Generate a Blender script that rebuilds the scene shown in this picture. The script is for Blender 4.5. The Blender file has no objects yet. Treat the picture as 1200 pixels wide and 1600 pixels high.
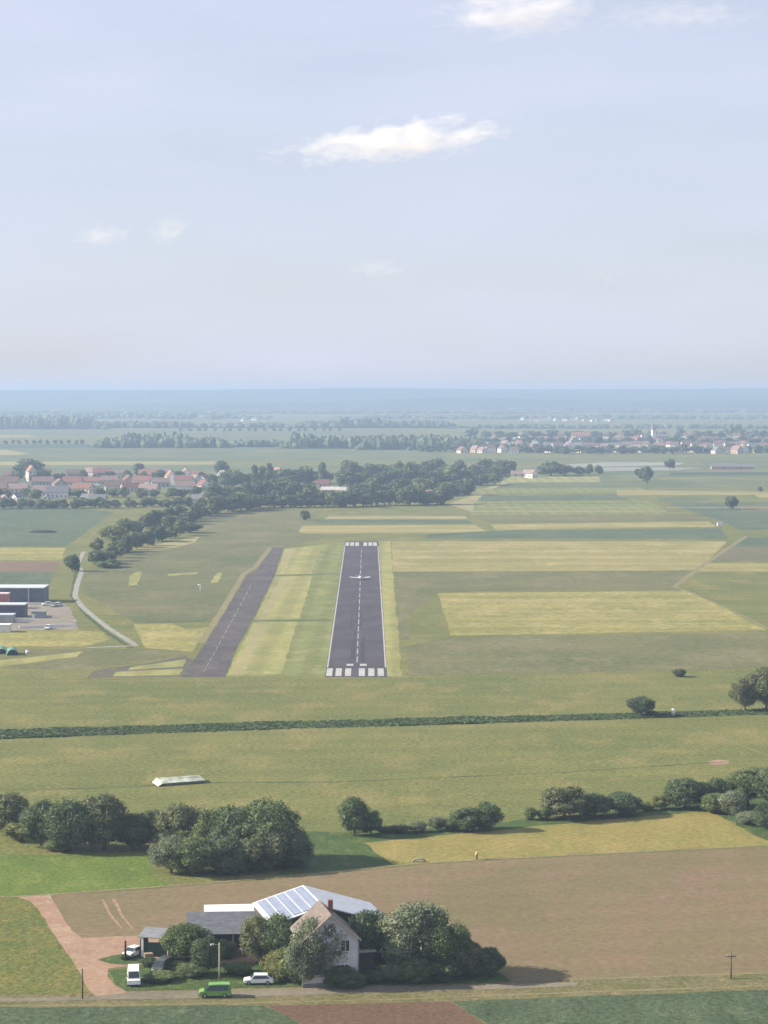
import bpy, bmesh, math, random
import numpy as np
from mathutils import Vector, Matrix, geometry
R = math.radians
rnd = random.Random(7)
C = bpy.context.scene.collection
sc = bpy.context.scene
# ---------------- camera ----------------
CAM_H = 85.0; F = 3460.0; HOR = 610.0
PITCH = math.atan((800 - HOR) / F)
cam_d = bpy.data.cameras.new('camera'); cam = bpy.data.objects.new('camera', cam_d); C.objects.link(cam)
cam_d.sensor_fit = 'VERTICAL'; cam_d.sensor_height = 36; cam_d.sensor_width = 27
cam_d.lens = 36 * F / 1600; cam_d.clip_start = 1; cam_d.clip_end = 90000
cam.location = (0, 0, CAM_H); cam.rotation_euler = (R(90) - PITCH, 0, 0)
sc.camera = cam
# ---------------- light ----------------
SUN_EL = R(27); SUN_AZ = R(-86)      # azimuth from +Y towards +X: sun on the left, a little beyond the scene
w = bpy.data.worlds.new('World'); sc.world = w; w.use_nodes = True
nt = w.node_tree; nt.nodes.clear()
wo = nt.nodes.new('ShaderNodeOutputWorld'); bg = nt.nodes.new('ShaderNodeBackground'); bg.inputs[1].default_value = 0.0535
sky = nt.nodes.new('ShaderNodeTexSky'); sky.sky_type = 'NISHITA'; sky.sun_disc = False
sky.sun_elevation = SUN_EL; sky.sun_rotation = SUN_AZ; sky.altitude = 200; sky.air_density = 1.0; sky.dust_density = 1.0; sky.ozone_density = 1.4
# thin high veil of cirrus: breaks the blue with broad pale streaks
tc = nt.nodes.new('ShaderNodeTexCoord'); mp = nt.nodes.new('ShaderNodeMapping'); mp.inputs['Scale'].default_value = (5, 5, 26); mp.inputs['Rotation'].default_value = (0, R(6), 0)
nz = nt.nodes.new('ShaderNodeTexNoise'); nz.inputs['Scale'].default_value = 1.0; nz.inputs['Detail'].default_value = 5
cr = nt.nodes.new('ShaderNodeValToRGB'); cr.color_ramp.elements[0].position = .35; cr.color_ramp.elements[1].position = .75
cr.color_ramp.elements[0].color = (.60, .60, .60, 1); cr.color_ramp.elements[1].color = (.85, .85, .85, 1)
mx = nt.nodes.new('ShaderNodeMixRGB'); mx.inputs['Color2'].default_value = (5.8, 6.1, 7.5, 1)
L = nt.links.new
L(tc.outputs['Generated'], mp.inputs[0]); L(mp.outputs[0], nz.inputs[0]); L(nz.outputs[0], cr.inputs[0]); L(cr.outputs[0], mx.inputs[0]); L(sky.outputs[0], mx.inputs['Color1'])
L(mx.outputs[0], bg.inputs[0]); L(bg.outputs[0], wo.inputs[0])
sd = bpy.data.lights.new('sun', 'SUN'); sun = bpy.data.objects.new('sun', sd); C.objects.link(sun)
sd.energy = 4.6; sd.angle = R(0.6); sd.color = (1.0, 0.91, 0.76)
sdir = Vector((math.sin(SUN_AZ) * math.cos(SUN_EL), math.cos(SUN_AZ) * math.cos(SUN_EL), math.sin(SUN_EL)))
sun.rotation_euler = sdir.to_track_quat('Z', 'Y').to_euler()
sc.view_settings.view_transform = 'Standard'; sc.view_settings.look = 'None'; sc.view_settings.gamma = 1
sc.view_settings.exposure = 1.3
sc.cycles.volume_bounces = 2; sc.cycles.max_bounces = 6; sc.cycles.diffuse_bounces = 2; sc.cycles.transparent_max_bounces = 12
ALB = 0.47                            # display colour -> base colour

# ---------------- helpers ----------------
_ca, _sa = math.cos(PITCH), math.sin(PITCH)
def P(px, py, z=0.0):                 # photo pixel (1200x1600) -> point at height z
    u = (px - 600) / F; v = (800 - py) / F
    d = Vector((u, _ca + v * _sa, -_sa + v * _ca))
    t = (z - CAM_H) / d.z
    return Vector((d.x * t, d.y * t, z))
def S(py): return (py - HOR) / CAM_H  # pixels per metre on the ground at that row
def lin(c): return c / 12.92 if c <= .04045 else ((c + .055) / 1.055) ** 2.4
def col(r, g, b, k=ALB): return (lin(r / 255) * k, lin(g / 255) * k, lin(b / 255) * k, 1)
def tag(o, label=None, cat=None, group=None, kind=None):
    if label: o['label'] = label
    if cat: o['category'] = cat
    if group: o['group'] = group
    if kind: o['kind'] = kind
    return o
def empty(name, loc, rz=0.0, label=None, cat=None, group=None):
    o = bpy.data.objects.new(name, None); o.empty_display_size = .5
    o.location = loc; o.rotation_euler = (0, 0, rz); C.objects.link(o)
    return tag(o, label, cat, group)
def link(name, me, parent=None):
    o = bpy.data.objects.new(name, me); C.objects.link(o)
    if parent: o.parent = parent
    return o
_mats = {}
def mat(name, c, rough=.9, spec=.3, metal=0.0, vary=.12, scale=1.0, bump=0.0, emit=None):
    """plain surface with mild procedural mottling"""
    if name in _mats: return _mats[name]
    m = bpy.data.materials.new(name); m.use_nodes = True; n = m.node_tree.nodes; l = m.node_tree.links
    b = n['Principled BSDF']; b.inputs['Roughness'].default_value = rough; b.inputs['Metallic'].default_value = metal
    b.inputs['Specular IOR Level'].default_value = spec
    t = n.new('ShaderNodeTexCoord'); z = n.new('ShaderNodeTexNoise'); z.inputs['Scale'].default_value = scale; z.inputs['Detail'].default_value = 6
    mr = n.new('ShaderNodeMapRange'); mr.inputs[1].default_value = .3; mr.inputs[2].default_value = .7; mr.inputs[3].default_value = 1 - vary; mr.inputs[4].default_value = 1 + vary
    hs = n.new('ShaderNodeHueSaturation'); hs.inputs['Color'].default_value = c
    l.new(t.outputs['Object'], z.inputs[0]); l.new(z.outputs[0], mr.inputs[0]); l.new(mr.outputs[0], hs.inputs['Value']); l.new(hs.outputs[0], b.inputs['Base Color'])
    if bump:
        bp = n.new('ShaderNodeBump'); bp.inputs['Distance'].default_value = bump; l.new(z.outputs[0], bp.inputs['Height']); l.new(bp.outputs[0], b.inputs['Normal'])
    _mats[name] = m; return m
def fmat(name, c1, c2, c3=None, big=30., fine=1.5, stripe=None, bump=.25, contrast=1.0, amt=.5):
    """ground cover: broad patches + fine mottling (+ optional working rows: (angle, width, strength))"""
    if name in _mats: return _mats[name]
    m = bpy.data.materials.new(name); m.use_nodes = True; n = m.node_tree.nodes; l = m.node_tree.links
    b = n['Principled BSDF']; b.inputs['Roughness'].default_value = .95; b.inputs['Specular IOR Level'].default_value = .12
    t = n.new('ShaderNodeTexCoord')
    def noise(s, d=5, rough=.6, st=None):
        z = n.new('ShaderNodeTexNoise'); z.inputs['Scale'].default_value = s; z.inputs['Detail'].default_value = d; z.inputs['Roughness'].default_value = rough
        if st:
            q = n.new('ShaderNodeMapping'); q.inputs['Scale'].default_value = st; l.new(t.outputs['Object'], q.inputs[0]); l.new(q.outputs[0], z.inputs[0])
        else: l.new(t.outputs['Object'], z.inputs[0])
        return z.outputs[0]
    def rng(x, a, bb, lo=.3, hi=.7):
        mr = n.new('ShaderNodeMapRange'); mr.inputs[1].default_value = lo; mr.inputs[2].default_value = hi; mr.inputs[3].default_value = a; mr.inputs[4].default_value = bb
        l.new(x, mr.inputs[0]); return mr.outputs[0]
    def mixc(f, a, bb):
        x = n.new('ShaderNodeMixRGB')
        for i, q in ((1, a), (2, bb)):
            if isinstance(q, tuple): x.inputs[i].default_value = q
            else: l.new(q, x.inputs[i])
        l.new(f, x.inputs[0]); return x.outputs[0]
    A = noise(1 / big, 6, .62)
    cc = mixc(rng(A, 0, 1, .38, .62), c1, c2)
    # rows of growth run across the view: stretched patches
    B = noise(1 / (big * .35), 5, .65, (1, .55, 1))
    if c3: cc = mixc(rng(B, 0, 1, .5, .66), cc, c3)
    if stripe:
        ang, wd, st = stripe[:3]
        q = n.new('ShaderNodeMapping'); q.inputs['Rotation'].default_value = (0, 0, ang); l.new(t.outputs['Object'], q.inputs[0])
        wv = n.new('ShaderNodeTexWave'); wv.inputs['Scale'].default_value = .314 / wd * .5; wv.inputs['Distortion'].default_value = stripe[3] if len(stripe) > 3 else .7; wv.inputs['Detail'].default_value = 3; wv.inputs['Detail Scale'].default_value = .4
        l.new(q.outputs[0], wv.inputs[0])
        hs0 = n.new('ShaderNodeHueSaturation'); l.new(cc, hs0.inputs['Color']); l.new(rng(wv.outputs['Fac'], 1 - st, 1 + st, .2, .8), hs0.inputs['Value']); cc = hs0.outputs[0]
    Fn = noise(1 / fine, 4, .7)
    hs = n.new('ShaderNodeHueSaturation'); l.new(cc, hs.inputs['Color']); l.new(rng(Fn, 1 - amt * .42 * contrast, 1 + amt * .42 * contrast, .32, .68), hs.inputs['Value'])
    l.new(hs.outputs[0], b.inputs['Base Color'])
    if bump:
        bp = n.new('ShaderNodeBump'); bp.inputs['Distance'].default_value = bump; bp.inputs['Strength'].default_value = .8; l.new(Fn, bp.inputs['Height']); l.new(bp.outputs[0], b.inputs['Normal'])
    _mats[name] = m; return m
def mesh(name, vs, fs, m=None, smooth=False, mi=None):
    me = bpy.data.meshes.new(name); me.from_pydata([tuple(v) for v in vs], [], fs)
    if m is not None:
        for q in (m if isinstance(m, (list, tuple)) else [m]): me.materials.append(q)
    if mi is not None: me.polygons.foreach_set('material_index', mi)
    if smooth: me.polygons.foreach_set('use_smooth', [True] * len(me.polygons))
    me.update(); return me
_lay = [0]
def outline(pts, step=5., jit=.35, seed=0, z=0.):
    r = random.Random(seed); out = []
    w_ = [P(*p) for p in pts]
    for i, a in enumerate(w_):
        b = w_[(i + 1) % len(w_)]; L_ = (b - a).length; st = step * max(1, a.length / 700); n = max(1, min(60, int(L_ / st))); nrm = Vector((-(b - a).y, (b - a).x, 0)).normalized()
        for k in range(n):
            o = 0 if k == 0 else r.uniform(-jit, jit) * max(1, a.length / 900)
            q = a.lerp(b, k / n) + nrm * o; q.z = z; out.append(q)
    return out
_ix = [0]
def zl(layer): _ix[0] += 1; return .009 * layer + (_ix[0] % 26) * .0003
def sheet(name, pts, m, layer=1, jit=.35, step=5.):
    """flat sheet lying on the ground, outline given by ground points"""
    vs = outline(pts, step, jit, int(pts[0][0] * 3 + pts[0][1]) & 255, zl(layer))
    tri = geometry.tessellate_polygon([vs])
    vv = [tuple(v) for v in vs]; fs = []
    for t in tri:
        a, b, c = (Vector(vv[i]) for i in t)
        fs.append(t if (b - a).cross(c - a).z > 0 else (t[0], t[2], t[1]))
    return tag(link(name, mesh(name, vv, fs, m)), kind='structure')
def strip(name, pts, width, m, layer=2, jit=.12, step=4.):
    """a band of given width in metres along ground points"""
    w_ = [P(*p) for p in pts]; seg = []
    r = random.Random(int(pts[0][0] * 7 + pts[0][1]))
    for i in range(len(w_) - 1):
        a, b = w_[i], w_[i + 1]; n = max(1, min(80, int((b - a).length / step)))
        for k in range(n): seg.append(a.lerp(b, k / n))
    seg.append(w_[-1]); vs = []; fs = []; zz = zl(layer)
    for i, p in enumerate(seg):
        d = (seg[min(i + 1, len(seg) - 1)] - seg[max(i - 1, 0)]).normalized(); nn = Vector((-d.y, d.x, 0))
        wd = width if not isinstance(width, (tuple, list)) else width[0] + (width[1] - width[0]) * i / (len(seg) - 1)
        for s in (1, -1):
            q = p + nn * s * (wd / 2 + r.uniform(-jit, jit)); q.z = zz; vs.append(q)
        if i: fs.append((2 * i - 2, 2 * i - 1, 2 * i + 1, 2 * i))
    return tag(link(name, mesh(name, vs, fs, m)), kind='structure')

# ---------------- haze (the air) ----------------
HX, HY0, HY1, HZ = 9000, -400, 13600, 103
def haze():
    vs = [(x, y, z) for z in (-1, HZ) for y in (HY0, HY1) for x in (-HX, HX)]
    fs = [(0, 2, 3, 1), (4, 5, 7, 6), (0, 1, 5, 4), (2, 6, 7, 3), (0, 4, 6, 2), (1, 3, 7, 5)]
    m = bpy.data.materials.new('haze_air'); m.use_nodes = True; n = m.node_tree.nodes; n.clear()
    o = n.new('ShaderNodeOutputMaterial'); v = n.new('ShaderNodeVolumePrincipled')
    v.inputs['Color'].default_value = (.405, .53, .75, 1); v.inputs['Density'].default_value = 1.65e-4; v.inputs['Anisotropy'].default_value = .15
    m.node_tree.links.new(v.outputs[0], o.inputs['Volume'])
    tag(link('haze', mesh('haze', vs, fs, m)), kind='stuff')

# ---------------- ground and hills ----------------
meadow = fmat('meadow_grass', col(148, 149, 86), col(130, 138, 77), col(164, 156, 96), big=46, fine=1.1, bump=.3, amt=.9, stripe=(R(86), 7, .03))
def ground():
    xs = [-8500 + i * 425 for i in range(41)]; ys = [-300 + i * 400 for i in range(67)]
    vs = [(x, y, 0) for y in ys for x in xs]; fs = []
    for j in range(len(ys) - 1):
        for i in range(len(xs) - 1):
            a = j * len(xs) + i; fs.append((a, a + 1, a + len(xs) + 1, a + len(xs)))
    tag(link('ground', mesh('ground', vs, fs, meadow)), kind='structure')
def hills():
    rng = random.Random(3)
    m = fmat('wooded_hills', col(84, 100, 70), col(64, 84, 58), col(112, 122, 82), big=500, fine=90, bump=0, amt=.8)
    ph = [rng.uniform(0, 6.28) for _ in range(12)]
    def hgt(x, y):
        e = 1 / (1 + math.exp(-(y - 10700 - 420 * math.sin(x / 1900 + 1)) / 330))
        a = 84 + 3.5 * math.sin(x / 1500 + ph[0]) + 2.5 * math.sin(x / 640 + ph[1]) + 1.2 * math.sin(x / 230 + ph[2]) + .8 * math.sin(x / 90 + ph[3]) + 4.5 * max(-1, min(1, x / 1400))
        f = 1 / (1 + math.exp(-(y - 9300 - 260 * math.sin(x / 900 + ph[4])) / 120))
        b = 30 * f * (1 + .35 * math.sin(x / 700 + ph[5]) + .18 * math.sin(x / 210 + ph[6]))
        f2 = 1 / (1 + math.exp(-(y - 8350 - 160 * math.sin(x / 500 + ph[7])) / 70))
        return max(e * a, b) + 7 * f2 * (1 + .6 * math.sin(x / 420 + ph[8])) - 1.0
    xs = [-6000 + i * 50 for i in range(241)]; ys = [7900 + i * 90 for i in range(61)]
    vs = [(x, y, hgt(x, y) + rng.uniform(-1.5, 1.5)) for y in ys for x in xs]; fs = []
    for j in range(len(ys) - 1):
        for i in range(len(xs) - 1):
            a = j * len(xs) + i; fs.append((a, a + 1, a + len(xs) + 1, a + len(xs)))
    tag(link('hills', mesh('hills', vs, fs, m, True)), kind='structure')
haze(); ground(); hills()
# ---------------- fields, tracks, runway ----------------
crop_dk = fmat('dark_green_crop', col(104, 122, 88), col(92, 110, 80), col(118, 132, 98), big=14, fine=1.0, bump=.4, amt=.9, stripe=(R(4), 3.2, .05))
crop_bl = fmat('bluish_green_crop', col(114, 130, 98), col(102, 120, 90), col(124, 136, 104), big=60, fine=4, bump=.3, amt=.7)
soil_br = fmat('brown_soil', col(160, 142, 108), col(146, 136, 98), col(164, 138, 112), big=46, fine=1.4, bump=.15, amt=.38, stripe=(R(80), 5, .02))
soil_rd = fmat('reddish_soil', col(140, 112, 90), col(128, 104, 84), None, big=16, fine=.9, bump=.2, amt=.6)
stubble = fmat('golden_stubble', col(184, 168, 100), col(170, 160, 92), col(160, 158, 88), big=16, fine=1.3, bump=.25, amt=.5, stripe=(R(8), 5, .03))
grass_br = fmat('bright_grass', col(130, 152, 68), col(116, 140, 62), col(144, 158, 78), big=14, fine=.9, bump=.3, amt=.7)
grass_sh = fmat('lush_grass', col(98, 122, 66), col(88, 112, 60), col(120, 136, 76), big=8, fine=.8, bump=.3, amt=.8)
grass_yl = fmat('yellowing_grass', col(140, 142, 76), col(120, 132, 66), col(156, 146, 82), big=10, fine=1.0, bump=.4, amt=.95)
dry = fmat('dry_grass_verge', col(176, 166, 120), col(160, 152, 110), None, big=6, fine=.7, bump=.15, amt=.7)
dirt = fmat('pink_dirt', col(206, 170, 142), col(190, 156, 130), col(216, 188, 158), big=9, fine=.7, bump=.06, amt=.4)
track = fmat('grey_track', col(168, 158, 136), col(150, 142, 120), None, big=9, fine=.9, bump=.06, amt=.5)
palep = fmat('pale_path', col(198, 196, 184), col(184, 182, 170), None, big=9, fine=2, bump=.03, amt=.3)
asph = fmat('asphalt', col(106, 101, 108), col(95, 91, 98), col(116, 111, 114), big=30, fine=1.6, bump=.02, amt=.45, stripe=(R(90), 4.2, .02))
asph2 = fmat('old_asphalt', col(122, 114, 112), col(106, 101, 102), col(130, 124, 116), big=24, fine=2, bump=.03, amt=.5)
paint = fmat('white_paint', col(236, 236, 230), col(206, 206, 202), None, big=3, fine=.6, bump=0, amt=.25)
mown_y = fmat('mown_yellow', col(190, 184, 116), col(166, 170, 104), col(200, 190, 126), big=30, fine=2, bump=.2, amt=.5, stripe=(R(.4), 5.5, .09, .12))
mown_g = fmat('mown_green', col(156, 162, 98), col(140, 150, 88), col(176, 174, 112), big=22, fine=2, bump=.2, amt=.4, stripe=(R(.4), 4.6, .07, .12))
hay = fmat('hay_meadow', col(190, 180, 108), col(168, 166, 94), col(204, 190, 124), big=50, fine=3, bump=.3, amt=.8, stripe=(R(90), 13, .07))
hay2 = fmat('pale_hay_meadow', col(194, 182, 118), col(174, 168, 104), col(206, 192, 132), big=70, fine=3, bump=.3, amt=.6, stripe=(R(90), 22, .07))
dull = fmat('dull_meadow', col(144, 142, 96), col(126, 130, 84), col(154, 148, 106), big=60, fine=3, bump=.3, amt=.6)
reed = fmat('ditch_reeds', col(104, 118, 72), col(90, 106, 62), col(118, 128, 82), big=8, fine=1.3, bump=.5, amt=1)
far_g = fmat('far_green_field', col(134, 142, 98), col(116, 130, 86), col(150, 152, 108), big=200, fine=20, bump=0, amt=.3)
far_b = fmat('far_dark_field', col(96, 116, 88), col(88, 108, 82), None, big=200, fine=20, bump=0, amt=.3)
far_y = fmat('far_yellow_field', col(196, 186, 132), col(184, 176, 124), None, big=120, fine=20, bump=0, amt=.3)
far_w = fmat('far_pale_field', col(190, 190, 176), col(176, 180, 166), None, big=120, fine=20, bump=0, amt=.3)
far_r = fmat('far_brown_field', col(160, 132, 110), col(150, 126, 106), None, big=60, fine=10, bump=0, amt=.3)

# foreground
sheet('verge', [(-200, 1556), (140, 1550), (400, 1536), (900, 1526), (1400, 1516), (1400, 1546), (900, 1560), (400, 1578), (-200, 1586)], fmat('dull_verge', col(150, 140, 100), col(132, 132, 84), col(164, 150, 112), big=9, fine=.9, bump=.3, amt=.8), 1)
sheet('field', [(-250, 1576), (412, 1571), (476, 1604), (560, 1700), (-300, 1700)], crop_dk, 2)
sheet('field', [(416, 1571), (704, 1565), (764, 1604), (860, 1700), (562, 1700), (480, 1604)], soil_rd, 2)
sheet('field', [(708, 1565), (1000, 1554), (1420, 1538), (1500, 1700), (866, 1700), (770, 1604)], crop_dk, 2)
strip('path', [(-200, 1574), (200, 1570), (400, 1567), (600, 1562), (900, 1551), (1200, 1540), (1400, 1533)], .55, dry, 3)
sheet('road', [(-200, 1562), (150, 1558), (150, 1552), (190, 1550), (330, 1548), (480, 1544), (640, 1541), (800, 1537), (905, 1535), (900, 1541), (780, 1546), (640, 1550), (560, 1552), (330, 1560), (-200, 1570)], track, 4, .15)
strip('path', [(880, 1532), (1000, 1527), (1200, 1520), (1400, 1513)], .7, dry, 3)
sheet('field', [(-250, 1403), (30, 1402), (46, 1408), (66, 1432), (104, 1490), (126, 1524), (136, 1552), (-250, 1558)], grass_yl, 2)
sheet('field', [(74, 1400), (235, 1389), (480, 1369), (640, 1353), (760, 1345), (1200, 1323), (1500, 1308), (1500, 1508), (900, 1532), (780, 1536), (560, 1480), (400, 1470), (232, 1461), (128, 1467), (112, 1456), (98, 1436)], soil_br, 2)
sheet('driveway', [(22, 1400), (78, 1398), (98, 1432), (112, 1454), (128, 1466), (232, 1461), (300, 1466), (440, 1470), (470, 1500), (440, 1506), (250, 1503), (170, 1514), (168, 1526), (180, 1540), (200, 1551), (150, 1557), (134, 1540), (126, 1522), (98, 1480), (62, 1424), (46, 1408)], dirt, 4, .15, 3.)
sheet('lawn', [(152, 1500), (172, 1494), (205, 1489), (240, 1494), (240, 1503), (200, 1508), (172, 1506)], grass_sh, 5, .2, 2)
sheet('lawn', [(170, 1517), (200, 1512), (250, 1506), (440, 1506), (470, 1500), (600, 1495), (780, 1520), (800, 1534), (700, 1537), (560, 1540), (400, 1543), (260, 1547), (196, 1548), (180, 1538)], grass_sh, 5, .2, 3)
sheet('yard', [(340, 1488), (400, 1486), (405, 1504), (360, 1506)], dirt, 6, .15, 2)
strip('track', [(-200, 1405), (30, 1401), (235, 1387), (360, 1377), (480, 1367), (640, 1351), (760, 1343), (1000, 1331), (1200, 1321), (1400, 1311)], 1.1, dry, 5)
strip('track', [(160, 1405), (172, 1428), (190, 1450)], .5, dirt, 5)
strip('track', [(177, 1405), (190, 1430), (208, 1452)], .5, dirt, 5)
sheet('field', [(-250, 1338), (-20, 1336), (232, 1334), (240, 1368), (262, 1383), (235, 1386), (30, 1399), (-250, 1402)], grass_br, 2)
sheet('field', [(466, 1298), (560, 1302), (572, 1316), (612, 1350), (480, 1365), (430, 1368)], grass_sh, 2)
sheet('field', [(568, 1317), (640, 1311), (820, 1294), (1000, 1277), (1110, 1267), (1128, 1278), (1180, 1306), (1210, 1319), (1000, 1330), (760, 1342), (640, 1350), (612, 1350)], stubble, 3, .5, 3)
sheet('grass_strip', [(560, 1300), (640, 1296), (820, 1280), (1000, 1264), (1120, 1250), (1300, 1240), (1300, 1315), (1210, 1319), (1180, 1306), (1110, 1266), (820, 1292), (570, 1317)], grass_sh, 2, .8, 4)
strip('ditch', [(-250, 1154), (0, 1149), (250, 1139), (450, 1133), (700, 1127), (1000, 1119), (1400, 1108)], (8.5, 6.5), reed, 2, .9, 4)
strip('path', [(1066, 1130), (1110, 1148), (1160, 1166), (1210, 1184)], .5, dry, 2, .1)
sheet('bare_patch', [(1106, 1190), (1120, 1187), (1140, 1189), (1138, 1194), (1110, 1195)], dirt, 2, .3, 2)
# airfield
fadedp = fmat('faded_paint', col(208, 204, 200), col(176, 172, 170), None, big=3, fine=.6, bump=0, amt=.5)
sheet('grass_strip', [(444, 857), (540, 846), (530, 900), (508, 1057), (352, 1057), (372, 1010), (398, 965), (430, 898)], mown_g, 1)
for q in ([(444, 858), (504, 852), (486, 897), (432, 898)], [(430, 901), (488, 900), (468, 967), (398, 968)], [(396, 973), (464, 972), (440, 1053), (354, 1055)]):
    sheet('grass_strip', q, mown_y, 2)
for q, m_ in (([(446, 858), (462, 856), (444, 897), (436, 898)], far_y), ([(440, 901), (452, 901), (418, 967), (404, 968)], far_y), ([(404, 973), (420, 973), (380, 1054), (362, 1054)], far_y)):
    sheet('mown_lane', q, m_, 4, .5, 6)
sheet('grass_strip', [(592, 846), (610, 846), (628, 1057), (604, 1057)], mown_y, 2)
strip('drain', [(432, 899), (528, 897)], 3.0, reed, 5, .3)
strip('drain', [(396, 970), (519, 969)], 2.6, reed, 5, .3)
strip('drain', [(230, 972), (330, 970)], 2.2, reed, 3, .3)
sheet('runway', [(508, 1058), (605, 1058), (591, 846), (539, 846)], asph, 4, .03, 20)
sheet('strip', [(283, 1058), (352, 1058), (371, 1010), (396, 966), (428, 902), (443, 856), (427, 855), (402, 890), (385, 900), (350, 958), (318, 1010)], asph2, 4, .15, 8)
bpy.data.objects['strip'].name = 'taxiway'
strip('verge', [(314, 1005), (346, 956), (381, 897), (398, 887), (422, 856)], 2.6, dry, 5, .2)
sheet('apron', [(150, 1047), (230, 1036), (292, 1024), (300, 1034), (284, 1058), (180, 1058), (135, 1060)], fmat('grassy_asphalt', col(128, 124, 102), col(118, 112, 106), col(134, 136, 96), big=14, fine=2, amt=.6), 3, .6)
sheet('grass_strip', [(204, 1043), (290, 1030), (286, 1042), (200, 1047)], mown_y, 5)
sheet('grass_strip', [(182, 1050), (286, 1045), (280, 1055), (176, 1057)], mown_y, 5)
sheet('field', [(208, 975), (268, 974), (292, 984), (326, 980), (300, 1018), (228, 1013)], hay, 3)
def mark(px0, py0, px1, py1, name='runway_marking', lay=6):
    a, b = sorted((py0, py1)); o = sheet(name, [(px0, b), (px1, b), (px1, a), (px0, a)], paint, lay, .0, 50)
def rx(t, py):                        # runway: fraction across (0..1) at a row
    k = (py - 846) / (1058 - 846); return (539 + (508 - 539) * k) * (1 - t) + (591 + (605 - 591) * k) * t
def rmark(t0, t1, y0, y1):
    sheet('runway_marking', [(rx(t0, y1), y1), (rx(t1, y1), y1), (rx(t1, y0), y0), (rx(t0, y0), y0)], paint, 6, 0, 50)
for t in (.055, .205, .36, .585, .74, .895): rmark(t - .045, t + .055, 1044.5, 1056.5)
for t in (.08, .225, .37, .61, .76, .90): rmark(t - .055, t + .055, 847.5, 853)
rmark(.005, .028, 853.5, 1043); rmark(.972, .995, 853.5, 1043)
rmark(.33, .445, 1037.5, 1040.5); rmark(.555, .67, 1037.5, 1040.5)
y = 1035.
while y > 857:
    l_ = (y - HOR) * .021; rmark(.498, .513, y - l_ , y); y -= l_ * 1.42
for k in range(16):
    y0 = 1050 - k * 8.6; x0 = 318 + (1050 - y0) * .545
    sheet('taxiway_marking', [(x0, y0), (x0 + 1.1, y0), (x0 + 4.1, y0 - 5.6), (x0 + 3.1, y0 - 5.6)], fadedp, 6, 0, 50)
# right of runway
sheet('field', [(612, 846), (1136, 846), (1090, 891), (614, 893)], hay2, 2)
sheet('field', [(614, 894), (1088, 892), (1062, 916), (1056, 921), (690, 925), (640, 960), (640, 1000), (626, 1000)], dull, 1)
sheet('field', [(684, 927), (1074, 923), (1140, 955), (1198, 985), (704, 993)], hay, 3)
sheet('field', [(704, 995), (1240, 988), (1400, 1000), (1400, 1040), (640, 1056), (632, 1010)], dull, 1)
sheet('field', [(1092, 880), (1400, 880), (1400, 893), (1090, 893)], hay2, 2)
sheet('field', [(1140, 856), (1400, 858), (1400, 877), (1104, 877)], fmat('fallow', col(144, 138, 108), col(134, 130, 100), None, big=40, fine=4, amt=.4), 2)
sheet('field', [(1160, 840), (1400, 838), (1400, 854), (1142, 854)], crop_bl, 2)
sheet('field', [(1064, 918), (1400, 905), (1400, 984), (1204, 984)], meadow, 2)
strip('path', [(1100, 935), (1160, 962), (1204, 985)], 1.4, dry, 4)
strip('path', [(1054, 917), (1092, 888), (1130, 862), (1166, 838)], 2.6, dry, 4, .3)
strip('path', [(1054, 917), (1074, 924), (1090, 930)], 1.6, dry, 4, .3)
# beyond the runway
sheet('field', [(230, 806), (330, 799), (470, 794), (500, 800), (470, 826), (512, 838), (440, 856), (340, 862), (200, 860), (310, 838)], dull, 1)
sheet('field', [(126, 900), (200, 862), (340, 860), (420, 858), (340, 960), (320, 972), (215, 975), (130, 925)], fmat('dark_meadow', col(138, 138, 94), col(120, 128, 84), col(150, 144, 102), big=60, fine=3, bump=.3, amt=.6), 1)
sheet('field', [(200, 859), (260, 848), (312, 838), (304, 848), (255, 860), (228, 862)], far_y, 3)
sheet('field', [(472, 822), (740, 820), (766, 832), (480, 834), (466, 832)], hay2, 2)
sheet('field', [(514, 806), (728, 806), (731, 811), (508, 811)], far_y, 2)
sheet('field', [(516, 812), (730, 812), (740, 818), (478, 819)], crop_bl, 2)
sheet('field', [(768, 819), (1108, 815), (1118, 823), (774, 828)], hay2, 2)
sheet('field', [(668, 835), (774, 829), (1126, 825), (1138, 842), (664, 841)], crop_bl, 2)
sheet('field', [(740, 806), (1120, 803), (1108, 814), (768, 818)], dull, 2)
sheet('field', [(730, 784), (1010, 782), (1050, 803), (735, 805)], mown_g, 2)
sheet('field', [(738, 775), (960, 773), (985, 781), (732, 783)], crop_bl, 2)
sheet('field', [(745, 764), (1000, 762), (1012, 768), (742, 772)], mown_g, 3)
sheet('field', [(962, 766), (1170, 768), (1180, 773), (964, 774)], hay2, 4)
sheet('field', [(1170, 768), (1400, 768), (1400, 779), (1186, 778)], hay2, 4)
sheet('field', [(800, 744), (936, 745), (938, 753), (780, 754)], mown_y, 3)
sheet('field', [(1024, 776), (1110, 777), (1104, 786), (1030, 784)], far_g, 3)
sheet('field', [(1040, 786), (1400, 784), (1400, 812), (1160, 830), (1130, 815)], crop_bl, 2)
sheet('field', [(1150, 790), (1400, 782), (1400, 797), (1160, 800)], fmat('fallow', None, None), 3)
sheet('field', [(1020, 742), (1400, 744), (1400, 764), (1012, 762)], far_g, 2)
sheet('field', [(1100, 733), (1165, 731), (1172, 735), (1108, 736)], far_r, 4)
sheet('field', [(1095, 720), (1400, 718), (1400, 730), (1100, 731)], far_g, 2)
sheet('field', [(1050, 738), (1400, 737), (1400, 742), (1040, 743)], far_b, 2)
sheet('field', [(660, 716), (1400, 714), (1400, 718), (640, 722)], far_g, 2)
sheet('field', [(880, 726), (950, 722), (1070, 723), (1060, 727), (1000, 728), (900, 730)], far_w, 3)
sheet('field', [(930, 731), (1030, 730), (1100, 731), (1060, 735), (940, 736)], far_w, 3)
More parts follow.
